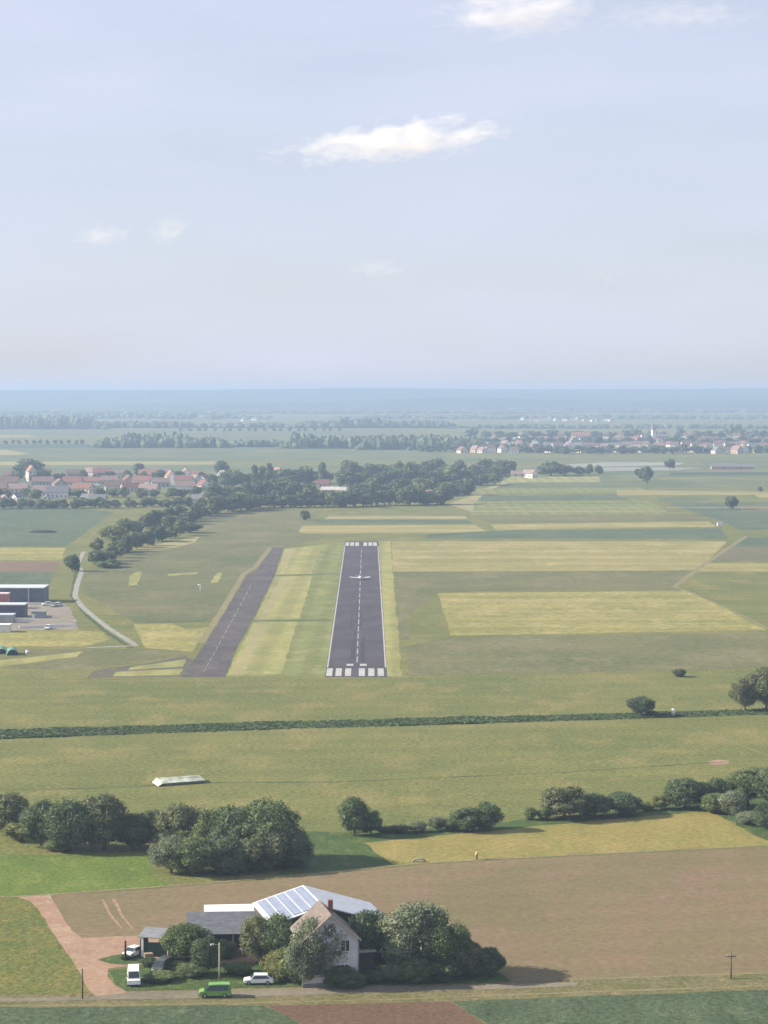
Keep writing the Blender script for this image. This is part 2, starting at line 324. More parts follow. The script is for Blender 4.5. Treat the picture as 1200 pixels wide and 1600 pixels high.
sheet('field', [(700, 788), (735, 775), (752, 765), (790, 750), (800, 752), (760, 768), (742, 786), (738, 800)], far_y, 2)
# left
sheet('field', [(-300, 790), (60, 789), (176, 800), (104, 854), (-300, 854)], crop_bl, 2)
sheet('field', [(-300, 855), (102, 856), (96, 875), (-300, 876)], hay, 2)
sheet('field', [(-300, 877), (94, 877), (88, 892), (-300, 893)], far_r, 2)
sheet('field', [(-300, 894), (86, 894), (76, 918), (60, 940), (-300, 940)], crop_bl, 2)
sheet('yard', [(-300, 945), (40, 944), (96, 942), (108, 948), (120, 974), (122, 984), (-300, 990)], fmat('concrete_yard', col(182, 172, 156), col(172, 162, 146), None, big=14, fine=3, amt=.4), 3)
sheet('field', [(-300, 990), (120, 985), (160, 988), (170, 1000), (132, 1010), (-300, 1012)], hay, 2)
sheet('field', [(-300, 1030), (0, 1032), (130, 1018), (120, 1026), (0, 1042), (-300, 1050)], mown_y, 2)
sheet('field', [(-300, 1016), (60, 1015), (210, 1014), (280, 1018), (290, 1024), (130, 1048), (0, 1044), (130, 1024), (0, 1030), (-300, 1028)], dull, 1)
strip('path', [(-200, 1012), (130, 1013), (212, 1009)], 1.6, dry, 4)
strip('road', [(131, 862), (122, 880), (127, 895), (120, 915), (117, 932), (128, 948), (142, 960), (170, 982), (196, 998), (213, 1009), (135, 1012)], 2.3, palep, 5, .15)
strip('ditch', [(127, 868), (118, 898), (113, 932), (136, 962), (166, 988), (205, 1013)], 1.8, reed, 4, .3)
for q in ([(203, 900), (212, 893), (222, 893), (214, 914), (201, 915)], [(262, 897), (308, 894), (309, 897), (262, 900)], [(329, 911), (338, 896), (347, 894), (341, 910)]):
    sheet('grass_strip', q, mown_y, 3)
# far fields
sheet('field', [(-400, 722), (340, 721), (338, 726), (-400, 728)], far_y, 3)
sheet('field', [(-400, 728), (1400, 727), (1400, 762), (-400, 764)], far_g, 1)
sheet('field', [(-500, 700), (640, 699), (700, 713), (640, 720), (-500, 720)], far_g, 2)
sheet('field', [(-500, 694), (150, 694), (300, 700), (-500, 702)], far_b, 3)
sheet('field', [(-500, 702), (10, 703), (45, 708), (30, 711), (-500, 708)], far_y, 3)
sheet('field', [(-600, 680), (40, 680), (60, 683), (-600, 684)], far_y, 3)
sheet('field', [(-600, 672), (640, 671), (640, 679), (-600, 679)], far_g, 2)
sheet('field', [(330, 681), (640, 680), (640, 690), (330, 690)], far_g, 3)
sheet('field', [(-900, 646), (50, 645), (90, 647), (-900, 649)], far_w, 3)
sheet('field', [(420, 645), (520, 644), (540, 646), (430, 647)], far_w, 3)

# faint ditches, wheel tracks and worked edges
strip('drain', [(-100, 1236), (140, 1232), (330, 1223), (520, 1222), (760, 1212), (880, 1207), (1100, 1192), (1240, 1188)], .7, reed, 2, .35)
strip('track', [(-60, 1163), (300, 1148), (700, 1138), (1050, 1128), (1260, 1124)], .5, dry, 2, .25)
strip('track', [(-60, 1092), (300, 1086), (640, 1078), (1000, 1072), (1260, 1064)], .6, fmat('dull_meadow', None, None), 2, .3)
strip('drain', [(-60, 1062), (280, 1061), (510, 1062), (640, 1060)], 1.6, dull, 1, .4)
for k, (x0, x1, y_) in enumerate([(740, 1010, 787), (760, 1020, 793), (735, 1040, 799), (820, 980, 759), (880, 1010, 750), (1030, 1240, 748), (1060, 1240, 756), (1040, 1220, 793)]):
    strip('field_margin', [(x0, y_), (x1, y_ + (.6 if k % 2 else -.4))], 5 + 3 * (k % 3), (far_b, hay2, far_y)[k % 3], 5, 1.5, 20)
for k, (x0, x1, y_) in enumerate([(690, 1050, 858), (640, 930, 867), (820, 1110, 873), (630, 1090, 884), (720, 1090, 940), (760, 1130, 957), (700, 1160, 975)]):
    strip('mown_row', [(x0, y_), (x1, y_ + (.8 if k % 2 else -.6))], 3.5 + 1.5 * (k % 3), (mown_y, far_y, hay2)[k % 3], 5, 1.2, 16)

rubber_s = fmat('tyre_marks', col(84, 80, 86), col(92, 88, 94), None, big=6, fine=.8, bump=0, amt=.6)
for k, (t, ya, yb) in enumerate([(.40, 1000, 1036), (.44, 985, 1030), (.58, 1004, 1034), (.62, 990, 1036), (.36, 960, 985), (.55, 955, 980), (.47, 940, 975)]):
    strip('tyre_mark', [(rx(t, yb), yb), (rx(t + .004, ya), ya)], .5 + .12 * (k % 3), rubber_s, 5, .1, 6)
patchm = fmat('tar_patch', col(92, 88, 92), col(104, 99, 102), None, big=5, fine=.8, bump=0, amt=.4)
for t0, t1, ya, yb in ((.1, .45, 930, 936), (.55, .95, 885, 889), (.05, .3, 1010, 1014), (.6, .85, 965, 969), (.1, .9, 868, 869.5)):
    sheet('repair_patch', [(rx(t0, yb), yb), (rx(t1, yb), yb), (rx(t1, ya), ya), (rx(t0, ya), ya)], patchm, 5, .2, 4)

# tramlines: paired wheel tracks left by tractors in the big fields
tramm = fmat('tramline', col(128, 128, 84), col(118, 122, 78), None, big=10, fine=1, amt=.6)
trams = fmat('soil_track', col(140, 122, 92), col(132, 118, 88), None, big=10, fine=1, amt=.5)
for k in range(5):
    y_ = 933 + k * 12; xr = 1085 + k * 22
    for d_ in (0, 1.6 + k * .1): strip('tramline', [(700, y_ + d_), (900, y_ + d_ + .3), (xr, y_ + d_)], .55, tramm, 5, .12, 14)
for k in range(4):
    y_ = 853 + k * 10
    for d_ in (0, 1.2): strip('tramline', [(622, y_ + d_), (1090, y_ + d_ - .3)], .6, tramm, 5, .12, 20)
# ---------------- foliage ----------------
def leafmat(name, c1, c2, trans=.25):
    m = bpy.data.materials.new(name); m.use_nodes = True; n = m.node_tree.nodes; l = m.node_tree.links
    b = n['Principled BSDF']; b.inputs['Roughness'].default_value = .65; b.inputs['Specular IOR Level'].default_value = .25
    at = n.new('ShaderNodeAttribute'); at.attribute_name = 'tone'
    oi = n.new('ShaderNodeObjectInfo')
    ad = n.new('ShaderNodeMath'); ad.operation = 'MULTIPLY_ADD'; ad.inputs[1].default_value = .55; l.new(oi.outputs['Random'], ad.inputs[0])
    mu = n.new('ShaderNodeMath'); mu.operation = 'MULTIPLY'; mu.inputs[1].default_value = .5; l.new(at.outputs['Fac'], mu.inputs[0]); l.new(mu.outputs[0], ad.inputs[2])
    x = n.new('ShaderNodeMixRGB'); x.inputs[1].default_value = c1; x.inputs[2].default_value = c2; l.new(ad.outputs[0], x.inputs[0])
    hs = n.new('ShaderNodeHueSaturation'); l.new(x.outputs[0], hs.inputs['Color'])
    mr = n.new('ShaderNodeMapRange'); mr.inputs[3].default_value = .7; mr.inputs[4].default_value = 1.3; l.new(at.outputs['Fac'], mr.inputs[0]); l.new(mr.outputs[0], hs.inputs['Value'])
    l.new(hs.outputs[0], b.inputs['Base Color'])
    tr = n.new('ShaderNodeBsdfTranslucent'); l.new(hs.outputs[0], tr.inputs[0]); ms = n.new('ShaderNodeMixShader'); ms.inputs[0].default_value = trans
    l.new(b.outputs[0], ms.inputs[1]); l.new(tr.outputs[0], ms.inputs[2]); l.new(ms.outputs[0], n['Material Output'].inputs[0])
    return m
leaf_dark = leafmat('dark_leaves', (.066, .098, .046, 1), (.135, .180, .076, 1))
leaf_mid = leafmat('green_leaves', (.090, .130, .050, 1), (.180, .220, .088, 1))
leaf_pale = leafmat('silvery_leaves', (.13, .160, .095, 1), (.21, .24, .14, 1))
leaf_yel = leafmat('yellow_green_leaves', (.15, .175, .055, 1), (.24, .25, .085, 1))
leaf_far = leafmat('distant_leaves', (.064, .094, .048, 1), (.140, .172, .078, 1))
leaf_olive = leafmat('olive_leaves', (.088, .106, .048, 1), (.175, .190, .088, 1))
bark = mat('bark', (.10, .08, .06, 1), vary=.3, scale=8)
ico = bmesh.new(); bmesh.ops.create_icosphere(ico, subdivisions=2, radius=1); ICV = np.array([v.co[:] for v in ico.verts]); ICF = np.array([[v.index for v in f.verts] for f in ico.faces]); ico.free()
def crown_mesh(name, form, seed, nlobe, nleaf, size, m, fill=.8):
    """crown in unit space: width 1, height 1"""
    g = np.random.default_rng(seed); V = []; Fq = []; tone = []; base = 0
    lobes = []
    for i in range(nlobe):
        t = g.uniform(0, 2 * math.pi); u = g.uniform(-1, 1)
        if form == 'round': cz, rz, rr, lr = .50, .46, .49, g.uniform(.11, .23)
        elif form == 'bush': cz, rz, rr, lr = .45, .50, .48, g.uniform(.14, .26)
        elif form == 'tall': cz, rz, rr, lr = .55, .45, .47, g.uniform(.15, .26)
        elif form == 'poplar': cz, rz, rr, lr = .53, .47, .46, g.uniform(.22, .34)
        else: cz, rz, rr, lr = .58, .42, .50, g.uniform(.11, .2)
        q = math.sqrt(max(0, 1 - u * u)); k = g.uniform(.35, 1) ** .5
        lx = lr if form != 'poplar' else lr; lz = lr * (.9 if form != 'poplar' else .45)
        if form == 'poplar': prof = max(.25, 1 - abs(u) ** 2.2); q = prof
        x = math.cos(t) * q * (rr - lx) * k; y = math.sin(t) * q * (rr - lx) * k; z = cz + u * (rz - lz) * (k if form != 'poplar' else 1)
        if form == 'tall' and z > .7: x *= .6; y *= .6
        if i < 2: x *= .3; y *= .3; z = cz + (.5 if i else -.1) * rz
        lobes.append((x, y, max(z, lz * .85), lx, lz))
    area = np.array([l_[3] * l_[4] for l_ in lobes]); cnt = (nleaf * area / area.sum()).astype(int)
    for (x, y, z, lx, lz), c in zip(lobes, cnt):
        lt = g.uniform(.2, .8)
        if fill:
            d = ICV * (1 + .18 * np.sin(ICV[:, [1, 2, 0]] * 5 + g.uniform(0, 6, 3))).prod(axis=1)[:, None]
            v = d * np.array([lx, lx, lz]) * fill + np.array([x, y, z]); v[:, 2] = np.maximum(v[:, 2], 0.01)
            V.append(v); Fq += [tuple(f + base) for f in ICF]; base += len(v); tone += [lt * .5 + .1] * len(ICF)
        n = g.normal(size=(c, 3)); n /= np.linalg.norm(n, axis=1)[:, None]
        rad = g.uniform(.7, 1.1, (c, 1)) + .10 * np.sin(n[:, :1] * 7 + z * 9) * np.sin(n[:, 1:2] * 6 + x * 9)
        p = n * np.array([lx, lx, lz]) * rad + np.array([x, y, z]); p[:, 2] = np.maximum(p[:, 2], .012)
        nn = n * .6 + g.normal(size=(c, 3)) * .75; nn /= np.linalg.norm(nn, axis=1)[:, None]
        a = np.cross(nn, g.normal(size=(c, 3))); a /= np.linalg.norm(a, axis=1)[:, None]; b = np.cross(nn, a)
        s = (size * g.uniform(.55, 1.25, (c, 1)))
        q4 = np.stack([p - a * s - b * s * .6, p + a * s * .9 - b * s * .7, p + a * s + b * s * .55, p - a * s * .8 + b * s * .7], 1).reshape(-1, 3)
        V.append(q4); idx = base + np.arange(c * 4).reshape(-1, 4); Fq += [tuple(r_) for r_ in idx.tolist()]; base += c * 4
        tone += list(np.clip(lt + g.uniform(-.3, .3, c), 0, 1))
    A = np.concatenate(V); lo = {'round': .05, 'bush': -.02, 'tall': .04, 'poplar': .03}.get(form, .10)
    A[:, 2] = lo + (A[:, 2] - A[:, 2].min()) / (A[:, 2].max() - A[:, 2].min()) * (1 - lo)
    A[:, :2] -= (np.percentile(A[:, :2], 1, axis=0) + np.percentile(A[:, :2], 99, axis=0)) / 2; A[:, :2] /= (np.percentile(A[:, :2], 99, axis=0) - np.percentile(A[:, :2], 1, axis=0))
    me = bpy.data.meshes.new(name); me.from_pydata(A.tolist(), [], [tuple(int(i) for i in f) for f in Fq]); me.materials.append(m)
    at = me.attributes.new('tone', 'FLOAT', 'FACE'); at.data.foreach_set('value', np.array(tone, dtype=np.float32)); me.update()
    return me
def tube_mesh(segs, n=6):
    """segs: list of (points, radii)"""
    V = []; Fc = []
    for pts, rad in segs:
        b0 = len(V)
        for i, (p, r_) in enumerate(zip(pts, rad)):
            p = Vector(p); d = (Vector(pts[min(i + 1, len(pts) - 1)]) - Vector(pts[max(i - 1, 0)])).normalized()
            a = d.cross(Vector((.3, .9, .2))).normalized(); b = d.cross(a)
            for k in range(n): V.append(p + (a * math.cos(6.2832 * k / n) + b * math.sin(6.2832 * k / n)) * r_)
        for i in range(len(pts) - 1):
            for k in range(n): Fc.append((b0 + i * n + k, b0 + i * n + (k + 1) % n, b0 + (i + 1) * n + (k + 1) % n, b0 + (i + 1) * n + k))
        Fc.append(tuple(b0 + k for k in range(n))[::-1]); Fc.append(tuple(b0 + (len(pts) - 1) * n + k for k in range(n)))
    return V, Fc
def trunk_mesh(form, seed):
    r = random.Random(seed); h = .3 if form != 'poplar' else .5
    segs = [([(0, 0, -.01), (.01, 0, .1), (.0, .01, h), (.02, -.01, .75)], [.045, .035, .025, .008])]
    if form != 'poplar':
        for k in range(5):
            a = r.uniform(0, 6.28); z0 = r.uniform(.14, .4); L_ = r.uniform(.22, .36)
            segs.append(([(0, 0, z0), (math.cos(a) * L_ * .5, math.sin(a) * L_ * .5, z0 + .16), (math.cos(a) * L_, math.sin(a) * L_, z0 + .34)], [.02, .012, .005]))
    V, Fc = tube_mesh(segs); return mesh('trunk', V, Fc, bark, True)
_proto = {}
DET = {'hi': (30, 17000, .0125, 6), 'md': (13, 1200, .042, 5), 'lo': (8, 300, .075, 3)}
def proto(form, det, m):
    key = (form, det, m.name)
    if key not in _proto:
        nl, nf, sz, nv = DET[det]
        if form == 'poplar': sz *= .9
        if form == 'airy': nl += 6
        _proto[key] = [(crown_mesh('crown', form, 100 + 17 * i + len(form) * 3, nl, nf, sz, m, .5 if form == 'airy' else .68), trunk_mesh(form, i)) for i in range(nv)]
    return _proto[key]
NT = [0]
def tree(px, py, wpx, hpx, form='round', m=None, det='hi', label='tree', group=None, cat='tree', name=None):
    m = m or leaf_dark; s = S(py); w_ = wpx / s * (.93 if py > 900 else 1); h_ = hpx / s * (.93 if py > 900 else 1)
    if m is leaf_dark and int(px * 7 + hpx) % 3 == 0: m = leaf_olive
    if name is None: name = {'bush': 'bush', 'poplar': 'poplar_tree', 'airy': 'loose_tree'}.get(form, 'broadleaf_tree')
    p = P(px, py); r = random.Random(int(px * 31 + py * 17))
    p.y += w_ * .30                                  # the near edge of the crown, not its middle, sits at that row
    e = empty(name, p, r.uniform(0, 6.28), label, cat, group); e.scale = (w_, w_, h_)
    v = proto(form, det, m); c, t = v[r.randrange(len(v))]
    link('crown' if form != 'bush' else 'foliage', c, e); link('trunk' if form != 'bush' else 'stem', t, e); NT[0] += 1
    return e
D, M_, PA, Y = leaf_dark, leaf_mid, leaf_pale, leaf_yel
ORD = ['first', 'second', 'third', 'fourth', 'fifth', 'sixth', 'seventh', 'eighth', 'ninth', 'tenth', 'eleventh', 'twelfth', 'thirteenth', 'fourteenth', 'fifteenth', 'sixteenth', 'seventeenth', 'eighteenth', 'nineteenth', 'twentieth']
def ordn(i): return ORD[i] if i < 20 else ('twenty-' if i < 30 else 'thirty-' if i < 40 else 'forty-' if i < 50 else 'fifty-' if i < 60 else 'sixty-') + ORD[i % 10 - 0] if i % 10 != 9 else {29: 'thirtieth', 39: 'fortieth', 49: 'fiftieth', 59: 'sixtieth'}.get(i, 'last')
G1 = 'trees of the hedgerow left of the farm access track'
for a in [
 (12, 1306, 74, 72, 'round', D, 'dark rounded tree cut by the left photo edge at the start of the hedgerow'),
 (62, 1326, 62, 80, 'round', D, 'dark tree behind the pale bush at the left end of the hedgerow'),
 (108, 1334, 76, 92, 'tall', D, 'tall dark tree just left of the highest dome in the left hedgerow'),
 (160, 1332, 84, 98, 'round', D, 'highest dark domed tree of the left hedgerow beyond the bright grass'),
 (206, 1330, 56, 62, 'round', D, 'lower dark tree at the right end of the solid left hedgerow'),
 (236, 1318, 60, 56, 'round', D, 'mid-height tree bridging the left hedgerow and the big clump'),
 (282, 1335, 86, 84, 'round', D, 'bushy tree at the back left of the big clump above the barn'),
 (330, 1345, 66, 86, 'airy', M_, 'greener loose tree in the middle of the big clump'),
 (362, 1350, 88, 96, 'round', D, 'broad dark tree left of the tallest one in the big clump'),
 (416, 1352, 108, 108, 'round', M_, 'tallest and widest tree of the big clump beyond the brown field'),
 (452, 1350, 60, 62, 'bush', M_, 'soft green tree leaning out at the right of the big clump'),
 (266, 1368, 66, 66, 'airy', PA, 'pale silvery willow at the front left of the big clump'),
 (300, 1371, 74, 66, 'round', M_, 'rounded grey-green tree at the very front of the big clump'),
 (352, 1368, 84, 64, 'bush', D, 'dark shrubby tree in the front middle of the big clump'),
 (408, 1364, 84, 66, 'bush', D, 'dark low tree in shade under the tallest tree of the clump'),
 (456, 1358, 62, 58, 'bush', D, 'dark low tree at the right front corner of the big clump'),
 (554, 1308, 46, 68, 'tall', D, 'tall narrow tree alone left of the golden field'),
 (580, 1306, 34, 42, 'round', D, 'short round tree right beside the tall narrow one by the golden field'),
 (730, 1301, 50, 42, 'round', D, 'left half of the dark tree pair midway along the golden field'),
 (760, 1299, 48, 48, 'round', D, 'right half of the dark tree pair midway along the golden field'),
 (884, 1283, 76, 58, 'round', D, 'largest dark dome in the hedge behind the golden field'),
 (930, 1280, 56, 44, 'round', D, 'middle dome of the dark hedge behind the golden field'),
 (972, 1277, 66, 40, 'round', D, 'low right-hand dome of the dark hedge behind the golden field'),
 (1072, 1266, 62, 54, 'round', D, 'dark tree at the upper right corner of the golden field'),
 (1098, 1264, 42, 46, 'tall', D, 'narrow dark tree touching the one at the golden field corner'),
 (1124, 1262, 46, 50, 'round', D, 'dark tree behind the two pale bushes at the right of the golden field'),
 (1172, 1262, 66, 64, 'airy', M_, 'greyish loose tree near the right edge behind the golden field'),
 (1212, 1268, 70, 80, 'round', D, 'tall dark tree cut by the right photo edge behind the golden field'),
 (1204, 1304, 52, 54, 'round', D, 'dark tree in front at the right edge beside the golden field tip'),
 (1003, 1120, 42, 34, 'airy', D, 'small spreading tree standing on the reedy ditch'),
 (1166, 1112, 46, 58, 'airy', D, 'left tree of the big pair on the ditch at the right edge'),
 (1200, 1113, 64, 78, 'airy', D, 'large open-crowned tree on the ditch cut by the right edge'),
]: tree(*a[:6], 'hi', a[6], 'trees along the field hedges' if a[1] > 1200 else 'trees on the reedy ditch')
for a in [
 (34, 1316, 56, 34, 'bush', Y, 'pale yellow-green bush in front of the left hedgerow'),
 (88, 1332, 46, 24, 'bush', M_, 'low green bush at the foot of the left hedgerow'),
 (600, 1302, 26, 12, 'bush', D, 'first low bush right of the narrow tree by the golden field'),
 (624, 1303, 30, 16, 'bush', D, 'second low bush along the left part of the golden field edge'),
 (652, 1302, 30, 20, 'bush', PA, 'pale scrubby bush in the middle of the golden field back edge'),
 (684, 1299, 30, 24, 'airy', PA, 'pale straggly shrub left of the dark tree pair'),
 (706, 1300, 24, 22, 'bush', D, 'small dark bush against the left of the dark tree pair'),
 (829, 1282, 20, 22, 'bush', M_, 'small round bush between the tree pair and the dark hedge'),
 (850, 1282, 22, 20, 'bush', M_, 'small bush tucked against the left of the dark hedge'),
 (1012, 1268, 26, 16, 'bush', Y, 'light scrub bush right of the dark hedge'),
 (1034, 1266, 28, 26, 'airy', Y, 'light straggly shrub left of the field corner trees'),
 (1116, 1272, 40, 36, 'bush', M_, 'green bush under the trees at the golden field corner'),
 (1146, 1276, 44, 44, 'bush', PA, 'pale rounded bush beside the tip of the golden field'),
 (1174, 1290, 44, 22, 'bush', PA, 'low pale bush between the golden field tip and the right edge'),
 (1062, 1058, 20, 15, 'bush', D, 'lone dark bush in the meadow above the ditch'),
 (1020, 1119, 20, 9, 'bush', M_, 'tiny green bush at the foot of the spreading ditch tree'),
 (477, 813, 15, 16, 'bush', D, 'lone dark round bush beyond the taxiway end'),
 (112, 893, 22, 28, 'bush', D, 'dark bush beside the pale road bend left of the airfield'),
 (168, 888, 40, 14, 'bush', M_, 'low bush at the foot of the stream trees'),
]: tree(*a[:6], 'hi' if a[1] > 900 else 'md', a[6], 'bushes in the meadows and field edges', 'bush')
# farm trees
GF = 'trees and shrubs around the farm'
for a in [
 (400, 1509, 48, 86, 'tall', D, 'dark narrow tree in front of the white-edged shed', 'tree'),
 (434, 1512, 58, 92, 'tall', D, 'dark full tree in front of the solar barn gable', 'tree'),
 (578, 1522, 84, 104, 'round', D, 'dark tree between the farmhouse and the huge grey-green tree', 'tree'),
 (656, 1531, 118, 124, 'round', PA, 'huge grey-green tree right of the farmhouse', 'tree'),
 (692, 1532, 80, 104, 'airy', M_, 'tall dark-green tree leaning on the right of the huge grey-green one', 'tree'),
 (730, 1530, 66, 62, 'round', D, 'dark tree between the huge one and the end bush', 'tree'),
 (768, 1528, 46, 50, 'round', D, 'round dark tree ending the farm trees on the right', 'tree'),
 (500, 1543, 86, 118, 'airy', PA, 'silvery birch screening the farmhouse gable', 'tree'),
 (470, 1539, 46, 62, 'bush', D, 'dark shrub at the left foot of the farmhouse', 'shrub'),
 (446, 1534, 60, 56, 'bush', Y, 'yellow-green shrub between the barn post and the house', 'shrub'),
 (425, 1528, 34, 36, 'airy', Y, 'light shrub above the white parked car', 'shrub'),
 (474, 1546, 58, 92, 'airy', PA, 'silvery slender tree at the left corner of the farmhouse', 'tree'),
 (548, 1545, 44, 26, 'bush', M_, 'green shrub at the right foot of the farmhouse gable', 'shrub'),
 (300, 1528, 50, 22, 'bush', M_, 'green garden shrub left of the lamp pole', 'shrub'),
 (232, 1512, 26, 16, 'bush', D, 'dark garden shrub behind the white van', 'shrub'),
 (372, 1524, 44, 20, 'bush', M_, 'low green shrub right of the lamp pole', 'shrub'),
 (530, 1543, 62, 38, 'bush', D, 'dark hedge shrub under the farmhouse windows', 'shrub'),
 (288, 1506, 78, 64, 'airy', M_, 'loose green tree in front of the dark slate shed', 'tree'),
 (322, 1526, 50, 66, 'airy', D, 'thin shadowy tree left of the wooden lamp pole', 'tree'),
 (352, 1500, 30, 34, 'bush', D, 'dark shrub at the shed wall behind the wooden pole', 'shrub'),
 (248, 1536, 48, 16, 'bush', M_, 'low clipped shrub by the road left of the green van', 'shrub'),
 (276, 1520, 40, 16, 'bush', D, 'low shrub on the lawn right of the dark parked van', 'shrub'),
 (194, 1500, 20, 10, 'bush', M_, 'small shrub on the little lawn island', 'shrub'),
 (584, 1537, 44, 20, 'bush', D, 'clipped hedge block right of the farmhouse', 'hedge'),
 (618, 1538, 40, 34, 'airy', PA, 'pale shrub at the foot of the huge grey-green tree', 'shrub'),
 (650, 1538, 56, 44, 'bush', M_, 'green shrub low in front of the huge grey-green tree', 'shrub'),
 (694, 1536, 56, 40, 'bush', D, 'dark shrub low between the huge tree and the end bush', 'shrub'),
]: tree(*a[:6], 'hi', a[6], GF, a[7])

# mid distance: belts built from rows of photo positions
def belt(rows, forms, det, group, lab, hr, wr, mats, seed):
    """rows: list of (x0,y0,x1,y1,n). label text says which row and which one from the left"""
    r = random.Random(seed)
    for (rowname, x0, y0, x1, y1, n) in rows:
        for i in range(n):
            t = (i + .5 + r.uniform(-.3, .3)) / n; x = x0 + (x1 - x0) * t; y = y0 + (y1 - y0) * t + r.uniform(-1, 1)
            f = r.choice(forms); h_ = r.uniform(*hr); w_ = r.uniform(*wr)
            if f == 'poplar': w_ *= .45; h_ *= 1.25
            tree(x, y, w_, h_, f, r.choice(mats), det, f'{ordn(i)} tree from left in {rowname}', group)
LF = leaf_far
belt([('the stream belt lower end', 146, 888, 200, 866, 5), ('the stream belt front edge', 176, 868, 300, 832, 10), ('the stream belt back edge', 190, 838, 290, 812, 9), ('the stream belt upper middle', 262, 830, 330, 806, 6)],
     ['round', 'round', 'tall', 'bush'], 'md', 'trees of the stream belt left of the airfield', '', (17, 29), (18, 34), [LF, LF, M_], 5)
tree(150, 862, 22, 22, 'bush', Y, 'md', 'yellowish sunlit tree at the bend of the stream belt', 'trees of the stream belt left of the airfield')
tree(176, 846, 40, 26, 'bush', Y, 'md', 'long pale sunlit tree on the upper left of the stream belt', 'trees of the stream belt left of the airfield')
belt([('the wood front edge beyond the taxiway', 306, 806, 400, 796, 9), ('the wood front edge left of centre', 400, 794, 560, 792, 13), ('the wood front edge right of centre', 560, 791, 700, 789, 11),
      ('the wood second row left half', 330, 782, 500, 776, 11), ('the wood second row right half', 545, 778, 730, 774, 12), ('the wood back rows left half', 325, 762, 520, 755, 12), ('the wood third row right half', 530, 762, 780, 758, 15),
      ('the wood back row right half', 530, 746, 800, 744, 15)],
     ['round', 'round', 'tall', 'round', 'bush'], 'md', 'trees of the wood behind the airfield', '', (19, 33), (18, 40), [LF, LF, LF, M_], 6)
for k, (x, y, w_, h_) in enumerate([(398, 768, 11, 44), (410, 768, 11, 42), (420, 766, 13, 44), (503, 757, 12, 36), (640, 760, 12, 40)]):
    tree(x, y, w_, h_, 'poplar', LF, 'md', f'{ordn(k)} slim poplar from the left in the wood behind the airfield', 'poplars in the wood behind the airfield')
for k, (x, y, w_, h_) in enumerate([(760, 742, 34, 26), (790, 744, 30, 20), (862, 744, 38, 24), (884, 743, 30, 18), (906, 743, 18, 15), (921, 742, 12, 18), (936, 742, 12, 16)]):
    tree(x, y, w_, h_, 'round', LF, 'md', f'{ordn(k)} tree from left in the short row beside the white houses', 'trees right of the wood')
for a in [(1005, 752, 14, 22, 'tall', 'left trunk of the dark tree trio in the fields below the church town'), (1012, 757, 14, 30, 'tall', 'tallest tree of the dark trio below the church town'), (998, 744, 12, 12, 'round', 'small round tree of the dark trio below the church town'),
          (1047, 733, 15, 17, 'round', 'lone round tree right of the dark trio, close to the pale field'), (1144, 796, 20, 22, 'round', 'lone dark tree in the striped fields near the right edge'), (1188, 768, 8, 8, 'bush', 'tiny dark bush on the yellow strip at the right edge'),
          (690, 789, 10, 12, 'bush', 'small bush at the right foot of the wood')]:
    tree(*a[:5], D, 'md', a[5], 'lone trees in the striped fields')
# village trees
belt([('the village garden row at the bottom', -30, 796, 300, 792, 24), ('the village middle gardens', -20, 779, 320, 777, 15), ('the village upper gardens', -20, 752, 320, 750, 13)],
     ['round', 'round', 'bush'], 'md', 'trees in the red-roofed village', '', (12, 19), (14, 24), [LF, LF, M_], 8)
tree(44, 748, 40, 32, 'tall', LF, 'md', 'tallest tree of the red-roofed village near its left end', 'trees in the red-roofed village')
tree(216, 745, 16, 22, 'poplar', LF, 'md', 'narrow dark conifer in the middle of the red-roofed village', 'trees in the red-roofed village')
tree(346, 745, 22, 26, 'tall', LF, 'md', 'dark pointed tree at the right end of the red-roofed village', 'trees in the red-roofed village')
# town on the right, trees between the houses
belt([('front of the church town, left', 655, 706, 880, 708, 18), ('front of the church town, right', 880, 709, 1215, 708, 20), ('the middle of the church town', 690, 695, 1210, 696, 26), ('the back of the church town', 720, 685, 1210, 684, 22)],
     ['round', 'bush', 'round'], 'lo', 'trees of the church town', '', (11, 16), (14, 26), [LF], 9)
tree(1146, 684, 24, 22, 'round', LF, 'lo', 'big round tree standing out at the back of the church town', 'trees of the church town')
for k in range(13):
    tree(-4 + k * 11 + (k % 3), 694 + (k % 2) * .6, 7, 7.5, 'round', LF, 'lo', f'{ordn(k)} small roadside tree from the left edge in the far avenue', 'trees of the far roadside avenue')
for k in range(20):
    tree(282 + k * 13 + (k % 3) * 1.5, 674.5, 6, 6.5, 'round', LF, 'lo', f'{ordn(k)} tiny tree from the left in the farthest avenue', 'trees of the farthest avenue')
# far woods: masses nobody could count
def wood(pts_rows, hpx, wpx, seed, name='wood'):
    g = random.Random(seed); V = []; Fc = []; tone = []
    for (x0, y0, x1, y1, n, hs_) in pts_rows:
        for i in range(n):
            t = g.random(); x = x0 + (x1 - x0) * t; y = y0 + (y1 - y0) * g.random()
            p = P(x, y); s = S(y); env = min(1, 6 * min(t, 1 - t) + .35); h_ = hpx * hs_ * env * g.uniform(.7, 1.1) / s; r_ = wpx * g.uniform(.6, 1.2) / s / 2
            b = len(V); a0 = g.uniform(0, 6.28); jj = np.random.default_rng(g.randrange(9999)).uniform(.78, 1.2, (len(ICV), 1))
            q = ICV * jj * np.array([r_, r_, h_ * .6]) + np.array([p.x, p.y, h_ * .42]); V += q.tolist(); Fc += (ICF + b).tolist(); tone += [g.random()] * len(ICF)
    me = mesh(name, V, Fc, leaf_far); at = me.attributes.new('tone', 'FLOAT', 'FACE'); at.data.foreach_set('value', np.array(tone, dtype=np.float32))
    tag(link(name, me), kind='stuff')
